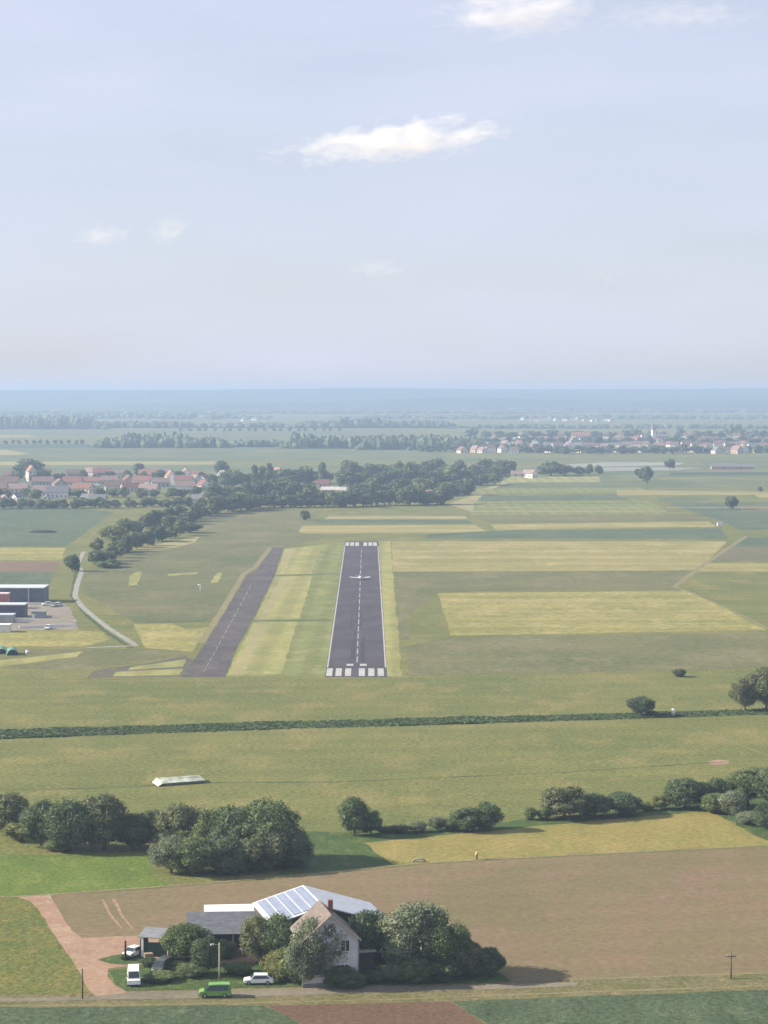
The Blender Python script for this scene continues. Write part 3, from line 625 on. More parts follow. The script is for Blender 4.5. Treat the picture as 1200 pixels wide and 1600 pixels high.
wood([(146, 697, 362, 700, 170, .9), (180, 697, 300, 699, 60, 1.2), (360, 697, 450, 699, 50, .6), (440, 699, 720, 701, 260, 1.05), (560, 699, 720, 703, 130, 1.15), (450, 700, 500, 701, 30, 1.3), (640, 699, 760, 704, 90, 1.1)], 17, 12, 1)
wood([(-200, 667, 170, 671, 300, 1.6), (150, 668, 310, 669, 130, .9), (300, 668, 460, 669, 90, .7), (450, 668, 720, 669, 240, .95), (520, 668, 600, 669, 60, 1.35), (590, 668, 700, 669, 60, 1.0), (700, 668, 1300, 670, 200, .5)], 11, 12, 2)
wood([(-300, 652, 420, 655, 260, 1.1), (520, 652, 1500, 655, 420, .7)], 7, 14, 3)
wood([(-400, 645, 900, 647, 420, 1.0), (300, 643, 1700, 645, 420, 1.1)], 5, 16, 4)
# ---------------- building kit ----------------
def boxv(V, Fc, x0, x1, y0, y1, z0, z1):
    b = len(V); V += [(x0, y0, z0), (x1, y0, z0), (x1, y1, z0), (x0, y1, z0), (x0, y0, z1), (x1, y0, z1), (x1, y1, z1), (x0, y1, z1)]
    Fc += [tuple(b + i for i in f) for f in ((0, 3, 2, 1), (4, 5, 6, 7), (0, 1, 5, 4), (1, 2, 6, 5), (2, 3, 7, 6), (3, 0, 4, 7))]
def box(name, x0, x1, y0, y1, z0, z1, m, parent=None):
    V, Fc = [], []; boxv(V, Fc, x0, x1, y0, y1, z0, z1); return link(name, mesh(name, V, Fc, m), parent)
def cyl(name, p0, p1, r0, r1, m, parent=None, n=12, smooth=True):
    V, Fc = tube_mesh([([p0, p1], [r0, r1])], n); return link(name, mesh(name, V, Fc, m, smooth), parent)
def tilemat(name, c, vary=.22, rows=2.6):
    if name in _mats: return _mats[name]
    m = mat(name, c, .75, .3, vary=vary, scale=.9, bump=.05); n = m.node_tree.nodes; l = m.node_tree.links
    t = n.new('ShaderNodeTexCoord'); wv = n.new('ShaderNodeTexWave'); wv.bands_direction = 'Z'; wv.inputs['Scale'].default_value = rows; wv.inputs['Distortion'].default_value = .3
    l.new(t.outputs['Object'], wv.inputs[0]); bp = n.new('ShaderNodeBump'); bp.inputs['Distance'].default_value = .05; l.new(wv.outputs['Fac'], bp.inputs['Height']); l.new(bp.outputs[0], n['Principled BSDF'].inputs['Normal'])
    return m
W_ = [mat('cream_render', (.50, .47, .41, 1), scale=.5), mat('white_render', (.66, .65, .62, 1), scale=.5), mat('sandy_render', (.42, .33, .23, 1), scale=.5), mat('grey_render', (.34, .34, .33, 1), scale=.5)]
RT = [tilemat('red_tiles', (.19, .085, .068, 1)), tilemat('brown_tiles', (.17, .105, .088, 1)), tilemat('orange_tiles', (.30, .145, .09, 1)), tilemat('grey_tiles', (.16, .16, .17, 1)), tilemat('faded_tiles', (.24, .165, .145, 1))]
RN = ['red', 'brown', 'orange', 'grey', 'pink']; WN = ['cream', 'white', 'sandy', 'grey']
glass = mat('dark_glass', (.03, .04, .05, 1), .12, .6, vary=.2, scale=2)
frame_w = mat('white_frame', (.7, .7, .68, 1), .5, vary=.05)
brick = mat('chimney_brick', (.22, .10, .07, 1), scale=4)
door_m = mat('brown_door', (.10, .06, .035, 1), scale=2)
def walls_gable(w_, d_, h, rh):
    a = w_ / 2; V = [(-a, 0, 0), (a, 0, 0), (a, 0, h), (0, 0, h + rh), (-a, 0, h), (-a, d_, 0), (a, d_, 0), (a, d_, h), (0, d_, h + rh), (-a, d_, h)]
    return V, [(0, 1, 2, 3, 4), (9, 8, 7, 6, 5), (1, 6, 7, 2), (5, 0, 4, 9), (2, 7, 8, 3), (4, 3, 8, 9)]
def roof_gable(w_, d_, h, rh, ov=.4, th=.18):
    a = w_ / 2; sl = rh / a; V = []; Fc = []
    for s in (-1, 1):
        x1 = s * (a + ov); z1 = h - ov * sl; b = len(V)
        for y in (-ov, d_ + ov): V += [(0, y, h + rh + .03), (x1, y, z1 + .03), (x1, y, z1 + th), (0, y, h + rh + th + .06)]
        q = [(0, 1, 2, 3), (7, 6, 5, 4), (3, 2, 6, 7), (1, 0, 4, 5), (1, 5, 6, 2)]
        Fc += [tuple(b + i for i in (f if s > 0 else f[::-1])) for f in q]
    return V, Fc
def window(parent, face, u, z, ww, hh, w_, d_, detail=True, name='window'):
    """face: 'f' gable front (-y), 'b', 'l' (-x), 'r'. u along the face"""
    V, Fc = [], []; t = .07
    def put(x0, x1, z0, z1, o0, o1, V, Fc):
        if face == 'f': boxv(V, Fc, x0, x1, -o1, -o0, z0, z1)
        elif face == 'b': boxv(V, Fc, x0, x1, d_ + o0, d_ + o1, z0, z1)
        elif face == 'l': boxv(V, Fc, -w_ / 2 - o1, -w_ / 2 - o0, x0, x1, z0, z1)
        else: boxv(V, Fc, w_ / 2 + o0, w_ / 2 + o1, x0, x1, z0, z1)
    if not detail:
        put(u - ww / 2, u + ww / 2, z, z + hh, .004, .05, V, Fc); return link(name, mesh(name, V, Fc, glass), parent)
    put(u - ww / 2, u + ww / 2, z, z + t, .0, .09, V, Fc); put(u - ww / 2, u + ww / 2, z + hh - t, z + hh, .0, .09, V, Fc)
    put(u - ww / 2, u - ww / 2 + t, z + t, z + hh - t, 0, .09, V, Fc); put(u + ww / 2 - t, u + ww / 2, z + t, z + hh - t, 0, .09, V, Fc); put(u - t / 2, u + t / 2, z + t, z + hh - t, 0, .08, V, Fc)
    o = link(name, mesh(name, V, Fc, frame_w), parent); V, Fc = [], []
    put(u - ww / 2 + t, u + ww / 2 - t, z + t, z + hh - t, .005, .03, V, Fc); link('pane', mesh('pane', V, Fc, glass), o); return o
def house(name, loc, rz, w_, d_, h, rh, wm, rm, label, cat='house', group=None, wins=(), chim=True, door=None, detail=True, ov=.4):
    e = empty(name, loc, rz, label, cat, group)
    link('wall', mesh('wall', *walls_gable(w_, d_, h, rh), wm), e)
    rf = link('roof', mesh('roof', *roof_gable(w_, d_, h, rh, ov), rm), e)
    if chim:
        V, Fc = [], []; x = w_ * .12; boxv(V, Fc, x - .35, x + .35, d_ * .6, d_ * .6 + .7, h + rh * .6, h + rh + 1.0); link('chimney', mesh('chimney', V, Fc, brick), rf)
    for a in wins: window(e, *a, w_, d_, detail)
    if door:
        V, Fc = [], []; fc, u = door
        if fc == 'f': boxv(V, Fc, u - .5, u + .5, -.06, -.004, .0, 2.1)
        else: boxv(V, Fc, -w_ / 2 - .06, -w_ / 2 - .004, u - .5, u + .5, 0, 2.1)
        link('door', mesh('door', V, Fc, door_m), e)
    return e
# ---------------- the farm ----------------
FW = mat('farmhouse_render', (.50, .50, .51, 1), vary=.08, scale=.6)
hs = house('farmhouse', (-7.6, 312.2, 0), R(12), 7.9, 8.6, 6.8, 3.4, FW, tilemat('farm_roof_tiles', (.17, .135, .115, 1)), 'tall pale farmhouse with red tiled gable roof behind the silvery birch', 'house', None,
  [('f', 2.1, 4.9, 1.35, 1.7), ('f', 2.0, 1.7, 1.3, 1.4), ('f', -1.9, 4.9, 1.2, 1.5), ('f', -1.9, 1.7, 1.2, 1.4), ('f', .0, 7.9, .9, 1.0), ('l', 2.5, 4.9, 1.1, 1.4), ('l', 5.6, 4.9, 1.1, 1.4), ('l', 2.5, 1.6, 1.1, 1.4), ('r', 3, 4.9, 1.1, 1.4), ('r', 6.4, 4.9, 1.1, 1.4), ('r', 5, 1.6, 1.1, 1.4)], True, ('l', 6.0))
box('barge_board', -.01, .01, -.01, .01, 0, .01, frame_w, None); bpy.data.objects.remove(bpy.data.objects['barge_board'])
for s in (-1, 1):
    V = []; 
    for y in (-.47, -.405):
        V += [(0, y, 10.43), (s * 4.38, y, 6.66), (s * 4.38, y, 6.38), (0, y, 10.13)]
    Fc = [(0, 1, 2, 3), (7, 6, 5, 4), (0, 4, 5, 1), (1, 5, 6, 2), (2, 6, 7, 3)]
    link('barge_board', mesh('barge_board', V, Fc, mat('pale_board', (.42, .34, .26, 1))), hs)  # both boards in one even pale tan
for s in (-1, 1): cyl('gutter', (s * 4.32, -.4, 6.42), (s * 4.32, 9.0, 6.42), .09, .09, mat('zinc', (.30, .31, .33, 1), .4, .4, .4), hs, 8); cyl('downpipe', (s * 4.02, -.10, .0), (s * 4.02, -.10, 6.4), .06, .06, mat('zinc', None), hs, 8)
box('plinth', -4.0, 4.0, -.05, -.004, 0, .55, mat('grey_plinth', (.17, .165, .16, 1), vary=.25), hs)
# red lean-to and dark porch beside the house
po = empty('porch', (-2.6, 316.2, 0), R(14), 'small dark porch with flat pale roof on the right side of the farmhouse', 'shed')
box('wall', -1.4, 1.3, 0, 3.2, 0, 3.9, mat('dark_timber', (.035, .03, .028, 1), vary=.2, scale=3), po); box('roof', -1.6, 1.5, -.25, 3.4, 3.9, 4.1, mat('pale_sheet', (.30, .29, .27, 1)), po)
# solar barn, gable towards the viewer
bn = empty('solar_barn', (-9.0, 326.3, 0), R(14.5), 'open barn with a wide pale roof carrying rows of solar panels', 'barn')
BL, BR_, BD, BE, BEr, BT = -7.6, 10.2, 13.6, 6.0, 5.0, 8.2
V = [(BL, 2, 0), (BR_, 2, 0), (BR_, 2, BEr), (0, 2, BT), (BL, 2, BE), (BL, BD, 0), (BR_, BD, 0), (BR_, BD, BEr), (0, BD, BT), (BL, BD, BE)]
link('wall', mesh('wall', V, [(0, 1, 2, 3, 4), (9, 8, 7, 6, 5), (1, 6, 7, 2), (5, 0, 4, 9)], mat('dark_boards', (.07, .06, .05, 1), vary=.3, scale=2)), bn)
def slab(x0, z0, x1, z1, y0, y1, th): # sloping slab between two eave lines
    V = [(x0, y0, z0), (x1, y0, z1), (x1, y1, z1), (x0, y1, z0), (x0, y0, z0 + th), (x1, y0, z1 + th), (x1, y1, z1 + th), (x0, y1, z0 + th)]
    return V, [(0, 3, 2, 1), (4, 5, 6, 7), (0, 1, 5, 4), (1, 2, 6, 5), (2, 3, 7, 6), (3, 0, 4, 7)]
sheetm = mat('pale_metal_sheet', (.44, .46, .50, 1), .5, .4, vary=.12, scale=.8)
rl = link('roof_slope', mesh('roof_slope', *slab(BL - .5, BE - .14, 0, BT + .01, -.6, BD + .5, .16), sheetm), bn)
link('roof_slope', mesh('roof_slope', *slab(0.002, BT + .01, BR_ + .5, BEr - .16, -.6, BD + .5, .16), sheetm), bn)
pm = bpy.data.materials.new('solar_glass'); pm.use_nodes = True; n = pm.node_tree.nodes; b = n['Principled BSDF']; l = pm.node_tree.links
b.inputs['Roughness'].default_value = .22; tcx = n.new('ShaderNodeTexCoord'); bk = n.new('ShaderNodeTexBrick'); bk.offset = 0; bk.inputs['Scale'].default_value = 1; bk.inputs['Brick Width'].default_value = 1.0; bk.inputs['Row Height'].default_value = 1.65; bk.inputs['Mortar Size'].default_value = .03
bk.inputs['Color1'].default_value = (.17, .20, .27, 1); bk.inputs['Color2'].default_value = (.20, .23, .31, 1); bk.inputs['Mortar'].default_value = (.3, .33, .38, 1); l.new(tcx.outputs['Object'], bk.inputs[0]); l.new(bk.outputs[0], b.inputs['Base Color'])
sl = (BT - BE + .15) / (-BL + .5)
z_ = lambda x: BT + .01 + .16 + .05 + sl * x
for k in range(5):                                          # five long bands of panels side by side from eave to ridge
    xa = BL + .15 + k * 1.46
    link('solar_panel', mesh('solar_panel', *slab(xa, z_(xa), xa + 1.2, z_(xa + 1.2), .2, BD - .3, .05), pm), bn)
for x, y in ((BL + .1, .0), (-.2, .0), (BR_ - .4, .0)):
    box('post', x - .13, x + .13, y - .13, y + .13, 0, 5.6 if x < 0 else 4.9, mat('white_post', (.75, .74, .70, 1), vary=.05), bn)
box('beam', BL + .3, BR_ - .6, -.1, .1, 4.2, 4.5, mat('dark_boards', None), bn)
# slate shed and white-roofed shed
sh = empty('slate_shed', (-24.6, 330.4, 0), R(3), 'long low shed with a dark slate roof sloping to the front', 'shed')
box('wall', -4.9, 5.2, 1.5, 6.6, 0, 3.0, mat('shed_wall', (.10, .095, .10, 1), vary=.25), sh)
V = [(-5.4, -.3, 2.95), (5.7, -.3, 2.95), (5.7, 6.9, 4.7), (-5.4, 6.9, 4.7)]; V += [(x, y, z + .16) for x, y, z in V]
link('roof', mesh('roof', V, [(0, 3, 2, 1), (4, 5, 6, 7), (0, 1, 5, 4), (1, 2, 6, 5), (2, 3, 7, 6), (3, 0, 4, 7)], tilemat('slate', (.105, .11, .125, 1))), sh)
V, Fc = [], []; boxv(V, Fc, -4.9, 5.2, 6.3, 6.6, 3.001, 4.45); link('back_wall', mesh('back_wall', V, Fc, _mats['shed_wall']), sh)
for x in (-4.8, -1.5, 1.8, 5.0): box('post', x - .12, x + .12, -.05, .18, 0, 3.0, mat('grey_post', (.28, .28, .30, 1)), sh)
box('door', -4.2, -1.9, 1.36, 1.49, 0, 2.6, mat('grey_metal_door', (.20, .20, .24, 1)), sh)
ws = empty('white_shed', (-24.1, 341.0, 0), R(5), 'narrow shed with a bright white sheet roof left of the solar barn', 'shed')
box('wall', -3.6, 3.6, 1.0, 3.8, 0, 3.15, mat('shed_wall', None), ws)
V = [(-3.9, .6, 3.2), (3.9, .6, 3.2), (3.9, 4.0, 4.0), (-3.9, 4.0, 4.0)]; V += [(x, y, z + .14) for x, y, z in V]
link('roof', mesh('roof', V, [(0, 3, 2, 1), (4, 5, 6, 7), (0, 1, 5, 4), (1, 2, 6, 5), (2, 3, 7, 6), (3, 0, 4, 7)], mat('white_sheet', (.85, .84, .80, 1), .4, .4, vary=.06)), ws)
box('end_panel', -3.98, -3.64, .6, 1.5, 1.8, 3.19, _mats['white_sheet'], ws)
# green carport
cp = empty('carport', (-34.3, 328.4, 0), R(-8), 'green-sided carport with grey roof and white corner post', 'carport')
box('side_panel', -2.4, -2.2, 0, 4.4, 0, 2.7, mat('black_tarp', (.03, .035, .03, 1)), cp); box('front_panel', -2.0, 2.6, .15, .25, .1, 2.2, mat('green_tarp', (.035, .075, .05, 1), vary=.25, scale=1.5), cp)
V = [(-2.7, -.3, 3.0), (2.9, -.3, 2.8), (2.9, 4.8, 3.0), (-2.7, 4.8, 3.3)]; V += [(x, y, z + .12) for x, y, z in V]
link('roof', mesh('roof', V, [(0, 3, 2, 1), (4, 5, 6, 7), (0, 1, 5, 4), (1, 2, 6, 5), (2, 3, 7, 6), (3, 0, 4, 7)], mat('grey_felt', (.20, .21, .22, 1))), cp)
box('post', -2.2, -1.85, -.12, .1, 0, 3.0, _mats['white_post'], cp); box('post', 2.4, 2.6, -.1, .1, 0, 2.8, _mats['grey_post'], cp)

# ---------------- vehicles ----------------
rubber = mat('tyre_rubber', (.02, .02, .02, 1), .8, vary=.1); rimm = mat('wheel_rim', (.35, .35, .36, 1), .35, .5, .6, .05); lampm = mat('headlight_glass', (.7, .7, .68, 1), .15, .6, vary=.02); redl = mat('tail_light_red', (.35, .02, .02, 1), .3)
def vehicle(name, p, head, paintm, label, cat, Ln=4.2, Wd=1.75, Ht=1.5, kind='car', group=None):
    """length along local x, nose at -x"""
    e = empty(name, p, head, label, cat, group); a = Wd / 2; x0 = -Ln / 2; k = Ln; hb = .52 * Ht if kind == 'car' else .50 * Ht
    if kind == 'car': low = [(0, .30), (.02, .50 * Ht), (.24, .60 * Ht), (.98, .62 * Ht), (1.0, .30)]; cab = [(.22, .60 * Ht), (.36, Ht), (.80, Ht * .98), (.97, .62 * Ht)]
    elif kind == 'van': low = [(0, .30), (.01, .46 * Ht), (.17, .55 * Ht), (.995, .56 * Ht), (1.0, .30)]; cab = [(.14, .54 * Ht), (.32, .97 * Ht), (.60, Ht), (.97, .98 * Ht), (.99, .56 * Ht)]
    else: low = [(0, .35), (.01, .44 * Ht), (.10, .50 * Ht), (.998, .50 * Ht), (1.0, .35)]; cab = [(.10, .50 * Ht), (.22, .96 * Ht), (.40, Ht), (.985, Ht), (.995, .50 * Ht)]
    V, Fc = [], []
    def prism(pr, wa, wb, zb):
        b = len(V); n_ = len(pr)
        for s in (-1, 1):
            for u, z in pr:
                f = 0 if z <= zb + .02 else 1
                V.append((x0 + u * k, s * (wa if not f else wb), z))
        Fc.append(tuple(b + i for i in range(n_))); Fc.append(tuple(b + n_ + i for i in range(n_))[::-1])
        for i in range(n_): j = (i + 1) % n_; Fc.append((b + j, b + i, b + n_ + i, b + n_ + j))
    prism(low, a, a, 9); prism(cab, a * .97, a * .82, cab[0][1])
    me = mesh('body', V, Fc, paintm); bm = bmesh.new(); bm.from_mesh(me); bmesh.ops.bevel(bm, geom=bm.edges[:], offset=.04, segments=2, affect='EDGES'); bmesh.ops.recalc_face_normals(bm, faces=bm.faces[:]); bm.to_mesh(me); bm.free(); link('body', me, e)
    zb = cab[0][1]; zt = Ht * .93
    for s in (-1, 1):                                        # side glass follows the leaning cabin side
        pr = [(cab[0][0] + .05, zb + .05), (cab[1][0] + .01, zt), (cab[-2][0] - .05 if kind != 'truck' else .42, zt), (cab[-1][0] - .08 if kind != 'truck' else .42, zb + .05)]
        vv = []
        for o in (.012, .03):
            for u, z in pr: f = (z - zb) / (Ht - zb); vv.append((x0 + u * k, s * (a * (.97 - .15 * f) + o), z))
        fcs = [(0, 1, 2, 3), (7, 6, 5, 4), (0, 4, 5, 1), (1, 5, 6, 2), (2, 6, 7, 3), (3, 7, 4, 0)]
        link('side_window', mesh('side_window', vv, fcs, glass), e)
    def endglass(nm, ua, za, ub, zb_, o):
        ux, uz = (ub - ua) * k, zb_ - za; ln = math.hypot(ux, uz); nx, nz_ = -uz / ln * o, ux / ln * o
        if nz_ * 1 < 0 and nm == 'windscreen': nx, nz_ = nx, abs(nz_)
        vv = []
        for d in (.5, 1.3):
            for t, ww in ((.1, .86), (.9, .74)):
                for s in (-1, 1): vv.append((x0 + (ua + (ub - ua) * t) * k + nx * d, s * a * ww, za + (zb_ - za) * t + abs(nz_) * d))
        link(nm, mesh(nm, vv, [(0, 1, 3, 2), (4, 6, 7, 5), (0, 4, 5, 1), (2, 3, 7, 6), (0, 2, 6, 4), (1, 5, 7, 3)], glass), e)
    endglass('windscreen', cab[0][0], cab[0][1], cab[1][0], cab[1][1], .03)
    endglass('rear_window', cab[-1][0], cab[-1][1], cab[-2][0], cab[-2][1], -.03)
    wr = .31 if kind == 'car' else .34
    for u in (.18, .80):
        for s in (-1, 1):
            wl = empty('wheel', (0, 0, 0)); bpy.data.objects.remove(wl)
            o = cyl('wheel', (x0 + u * k, s * (a - .19), wr), (x0 + u * k, s * (a + .015), wr), wr, wr, rubber, e, 18, False)
            cyl('rim', (x0 + u * k, s * (a + .016), wr), (x0 + u * k, s * (a + .03), wr), wr * .62, wr * .55, rimm, o, 14, False)
    for s in (-1, 1):
        V2, F2 = [], []; boxv(V2, F2, x0 - .015, x0 + .06, s * a * .62 - .16, s * a * .62 + .16, .40 * Ht - .09, .40 * Ht + .07); link('headlight', mesh('headlight', V2, F2, lampm), e)
        V2, F2 = [], []; boxv(V2, F2, -x0 - .05, -x0 + .015, s * a * .78 - .1, s * a * .78 + .1, .42 * Ht - .1, .42 * Ht + .14); link('tail_light', mesh('tail_light', V2, F2, redl), e)
        V2, F2 = [], []; boxv(V2, F2, x0 + k * (cab[0][0] + .05), x0 + k * (cab[0][0] + .05) + .12, s * (a + .10) - .07, s * (a + .10) + .07, zb + .03, zb + .17); link('wing_mirror', mesh('wing_mirror', V2, F2, paintm), e)
    V2, F2 = [], []; boxv(V2, F2, x0 - .06, -x0 + .06, -a * .9, a * .9, .26, .36); link('bumper', mesh('bumper', V2, F2, mat('black_plastic', (.03, .03, .03, 1))), e)
    return e
carw = mat('white_car_paint', (.78, .78, .76, 1), .25, .5, vary=.03)
vehicle('van', P(336, 1557), R(4), mat('bright_green_paint', (.15, .33, .07, 1), .3, .5, vary=.04), 'bright green van parked on the verge facing left', 'van', 4.45, 1.85, 1.9, 'van')
vehicle('car', P(404, 1537), R(3), carw, 'white car parked in front of the yellow-green shrub', 'car', 4.3, 1.75, 1.45, 'car')
vehicle('delivery_van', P(209, 1536), R(97), carw, 'white van parked nose towards the road on the farm lawn', 'van', 4.6, 1.85, 2.2, 'truck')
vehicle('van', P(254, 1518), R(70), mat('dark_grey_paint', (.06, .065, .06, 1), .3, .5, vary=.05), 'dark grey van under the carport trees', 'van', 4.4, 1.85, 1.95, 'van')
vehicle('car', P(208, 1494), R(60), carw, 'small white car beside the dark post at the yard entrance', 'car', 3.6, 1.65, 1.5, 'car')
# yard clutter
def crate(p, rz, n, label):
    e = empty('pallet_stack', p, R(rz), label, 'pallets')
    for k in range(n):
        V, Fc = [], []
        for j in range(5): boxv(V, Fc, -.6 + j * .26, -.42 + j * .26, -.5, .5, .11 + k * .15, .14 + k * .15)
        for j in (-.5, -.06, .38): boxv(V, Fc, -.6, .62, j, j + .12, k * .15 + .005, .108 + k * .15)
        link('pallet', mesh('pallet', V, Fc, wood_p), e)
wood_p = mat('pallet_wood', (.30, .23, .15, 1), vary=.3, scale=3)
crate(P(232, 1500), 20, 7, 'stack of pale wooden pallets left of the carport'); crate(P(362, 1496), -12, 9, 'taller stack of pallets in front of the slate shed')
for k, (x, y, rz, c, nm) in enumerate([(272, 1498, 10, (.30, .24, .10, 1), 'straw-coloured round bale right of the carport'), (378, 1494, 40, (.32, .26, .12, 1), 'round bale on the pink yard in front of the slate shed')]):
    e = empty('round_bale', P(x, y), R(rz), nm, 'bale'); cyl('bale', (-.6, 0, .62), (.6, 0, .62), .62, .62, mat('bale_straw', c, vary=.3, scale=5), e, 18, False)
    for q in (-.3, .3): cyl('net_wrap', (q - .08, 0, .62), (q + .08, 0, .62), .632, .632, frame_w, e, 18, False)
e = empty('farm_trailer', P(285, 1502), R(8), 'low flat farm trailer in front of the slate shed', 'trailer'); box('deck', -2.2, 2.2, -1, 1, .8, .95, wood_p, e); box('headboard', -2.2, -2.1, -1, 1, .95, 1.7, wood_p, e); box('drawbar', -3.4, -2.2, -.08, .08, .6, .72, rubber, e)
for x in (-1.1, 1.1):
    for s_ in (-1, 1): cyl('wheel', (x, s_ * .75, .4), (x, s_ * .98, .4), .4, .4, rubber, e, 14, False)
e = empty('storage_container', P(60, 966), R(0), 'grey shipping container in the works yard beside the dark workshop', 'container'); box('body', -2.6, 2.6, 0, 2.4, .1, 2.6, mat('container_grey', (.24, .27, .30, 1), vary=.15), e); box('door', 2.605, 2.66, .15, 2.25, .2, 2.5, mat('container_door', (.2, .22, .25, 1)), e)
# posts and poles
wood_m = mat('grey_wood', (.12, .10, .08, 1), vary=.3, scale=3); dark_w = mat('tarred_wood', (.05, .04, .03, 1), vary=.3, scale=3)
def pole(p, h, m, label, cat='utility pole', arm=True, name='utility_pole', r_=.13):
    e = empty(name, p, 0, label, cat); cyl('pole', (0, 0, 0), (0, 0, h), r_, r_ * .75, m, e, 10)
    if arm:
        box('crossarm', -.7, .7, -.05, .05, h - .7, h - .58, m, e)
        for x in (-.6, 0, .6): cyl('insulator', (x, 0, h - .58), (x, 0, h - .38), .05, .04, mat('insulator_white', (.5, .5, .48, 1)), e, 8)
    return e
lp = empty('lamp_pole', P(343, 1531), R(20), 'pale wooden pole with a lamp arm in front of the slate shed', 'lamp post')
cyl('pole', (0, 0, 0), (0, 0, 5.4), .14, .1, mat('pale_wood', (.34, .30, .25, 1), vary=.2, scale=3), lp, 10); cyl('arm', (0, 0, 5.1), (-.9, 0, 5.3), .05, .04, _mats['pale_wood'], lp, 8)
box('lamp_head', -1.3, -.85, -.14, .14, 5.15, 5.35, mat('lamp_grey', (.4, .4, .4, 1)), lp)
pole(P(129, 1561), 4.3, dark_w, 'thin dark wooden post at the driveway mouth', 'post', False, 'wooden_post', .1)
pole(P(1142, 1529), 3.9, wood_m, 'short wooden utility pole with crossarm on the right verge')
pole(P(196, 1501), 3.0, dark_w, 'dark wooden post beside the small white car', 'post', False, 'wooden_post', .2)
pole(P(443, 1533), 1.6, _mats['white_post'], 'short white gate post beside the yellow-green shrub', 'post', False, 'gate_post', .13)
mk = empty('marker_post', P(745, 1343), 0, 'yellow-capped marker post beside the pale track at the golden field', 'marker'); cyl('post', (0, 0, 0), (0, 0, .8), .18, .16, wood_m, mk, 8); cyl('cap', (0, 0, .8), (0, 0, 1.5), .34, .14, mat('yellow_cap', (.62, .45, .16, 1)), mk, 10)
dr = empty('culvert', P(655, 1347), 0, 'low grey concrete culvert ring beside the pale track', 'culvert')
V = []; Fc = []
for i in range(9):
    t = math.pi * i / 8
    for r_ in (1.0, 1.3):
        for y in (-.3, .3): V.append((math.cos(t) * r_, y, math.sin(t) * r_ * .55))
for i in range(8):
    b = i * 4; Fc += [(b, b + 1, b + 5, b + 4), (b + 2, b + 6, b + 7, b + 3), (b, b + 4, b + 6, b + 2), (b + 1, b + 3, b + 7, b + 5)]
link('ring', mesh('ring', V, Fc, mat('old_concrete', (.26, .24, .21, 1))), dr); box('base', -1.3, 1.3, -.32, .32, -.05, .06, _mats['old_concrete'], dr)
# long low sheep shelter out on the meadow
pA, pB = P(252, 1228), P(320, 1223); an = math.atan2(pB.y - pA.y, pB.x - pA.x)
st = empty('field_shelter', pA, an, 'long low pale shelter standing alone on the meadow left of centre', 'shelter'); Lh = (pB - pA).length
box('wall', .5, Lh - .2, .1, 3.4, 0, .5, mat('weathered_panel', (.30, .32, .27, 1), vary=.3, scale=.8), st)
V = [(.2, -.5, .52), (Lh, -.5, .52), (Lh, 3.9, 1.0), (.2, 3.9, 1.0)]; V += [(x, y, z + .1) for x, y, z in V]
link('roof', mesh('roof', V, [(0, 3, 2, 1), (4, 5, 6, 7), (0, 1, 5, 4), (1, 2, 6, 5), (2, 3, 7, 6), (3, 0, 4, 7)], mat('mossy_sheet', (.30, .33, .27, 1), vary=.45, scale=.55)), st)
V = [(-.9, -.9, .1), (.15, -.5, .55), (.15, 3.9, 1.05), (-.9, 3.7, .2)]; V += [(x + .03, y, z + .1) for x, y, z in V]
link('end_flap', mesh('end_flap', V, [(0, 3, 2, 1), (4, 5, 6, 7), (0, 1, 5, 4), (1, 2, 6, 5), (2, 3, 7, 6), (3, 0, 4, 7)], mat('pale_tarp', (.45, .46, .36, 1))), st)
for i in range(5): box('post', .6 + i * (Lh - 1) / 4, .72 + i * (Lh - 1) / 4, -.3, -.2, 0, .52, wood_m, st)
tr = empty('water_trough', P(1052, 1119), 0, 'small white water tank right of the spreading ditch tree', 'water tank'); cyl('tank', (0, 0, .3), (0, 0, 1.9), .55, .5, mat('white_plastic', (.7, .7, .66, 1)), tr, 12); box('stand', -.5, .5, -.5, .5, 0, .3, wood_m, tr)
bx = empty('equipment_hut', P(1125, 822), 0, 'tiny white hut near the path corner right of the runway', 'hut'); box('wall', -1.6, 1.6, 0, 2.2, 0, 2.1, mat('white_plastic', None), bx); box('roof', -1.8, 1.8, -.2, 2.4, 2.1, 2.3, sheetm, bx)
wk = empty('windsock_mast', P(313, 925), 0, 'small white mast on the grass left of the taxiway', 'mast'); cyl('pole', (0, 0, 0), (0, 0, 3.4), .2, .14, mat('white_plastic', None), wk, 8); cyl('sock', (0, 0, 3.1), (-1.0, .2, 2.9), .3, .16, mat('white_plastic', None), wk, 10)
# ---------------- aircraft on the runway ----------------
ac = empty('light_aircraft', P(562.5, 906), R(2), 'small white low-wing aircraft on the far half of the runway', 'aircraft')
aw = mat('aircraft_white', (.88, .88, .88, 1), .25, .5, vary=.02)
secs = [(-3.3, .25, .3, 1.15), (-3.0, .42, .42, 1.15), (-2.0, .52, .55, 1.2), (-.8, .56, .68, 1.3), (.4, .5, .6, 1.3), (2.0, .28, .35, 1.3), (3.6, .09, .16, 1.35)]
V, Fc = [], []
for y, a, b_, zc in secs:
    for k in range(12): t = 6.2832 * k / 12; V.append((math.cos(t) * a, y, zc + math.sin(t) * b_))
for i in range(len(secs) - 1):
    for k in range(12): Fc.append((i * 12 + k, i * 12 + (k + 1) % 12, (i + 1) * 12 + (k + 1) % 12, (i + 1) * 12 + k))
Fc += [tuple(range(12))[::-1], tuple((len(secs) - 1) * 12 + k for k in range(12))]; link('fuselage', mesh('fuselage', V, Fc, aw, True), ac)
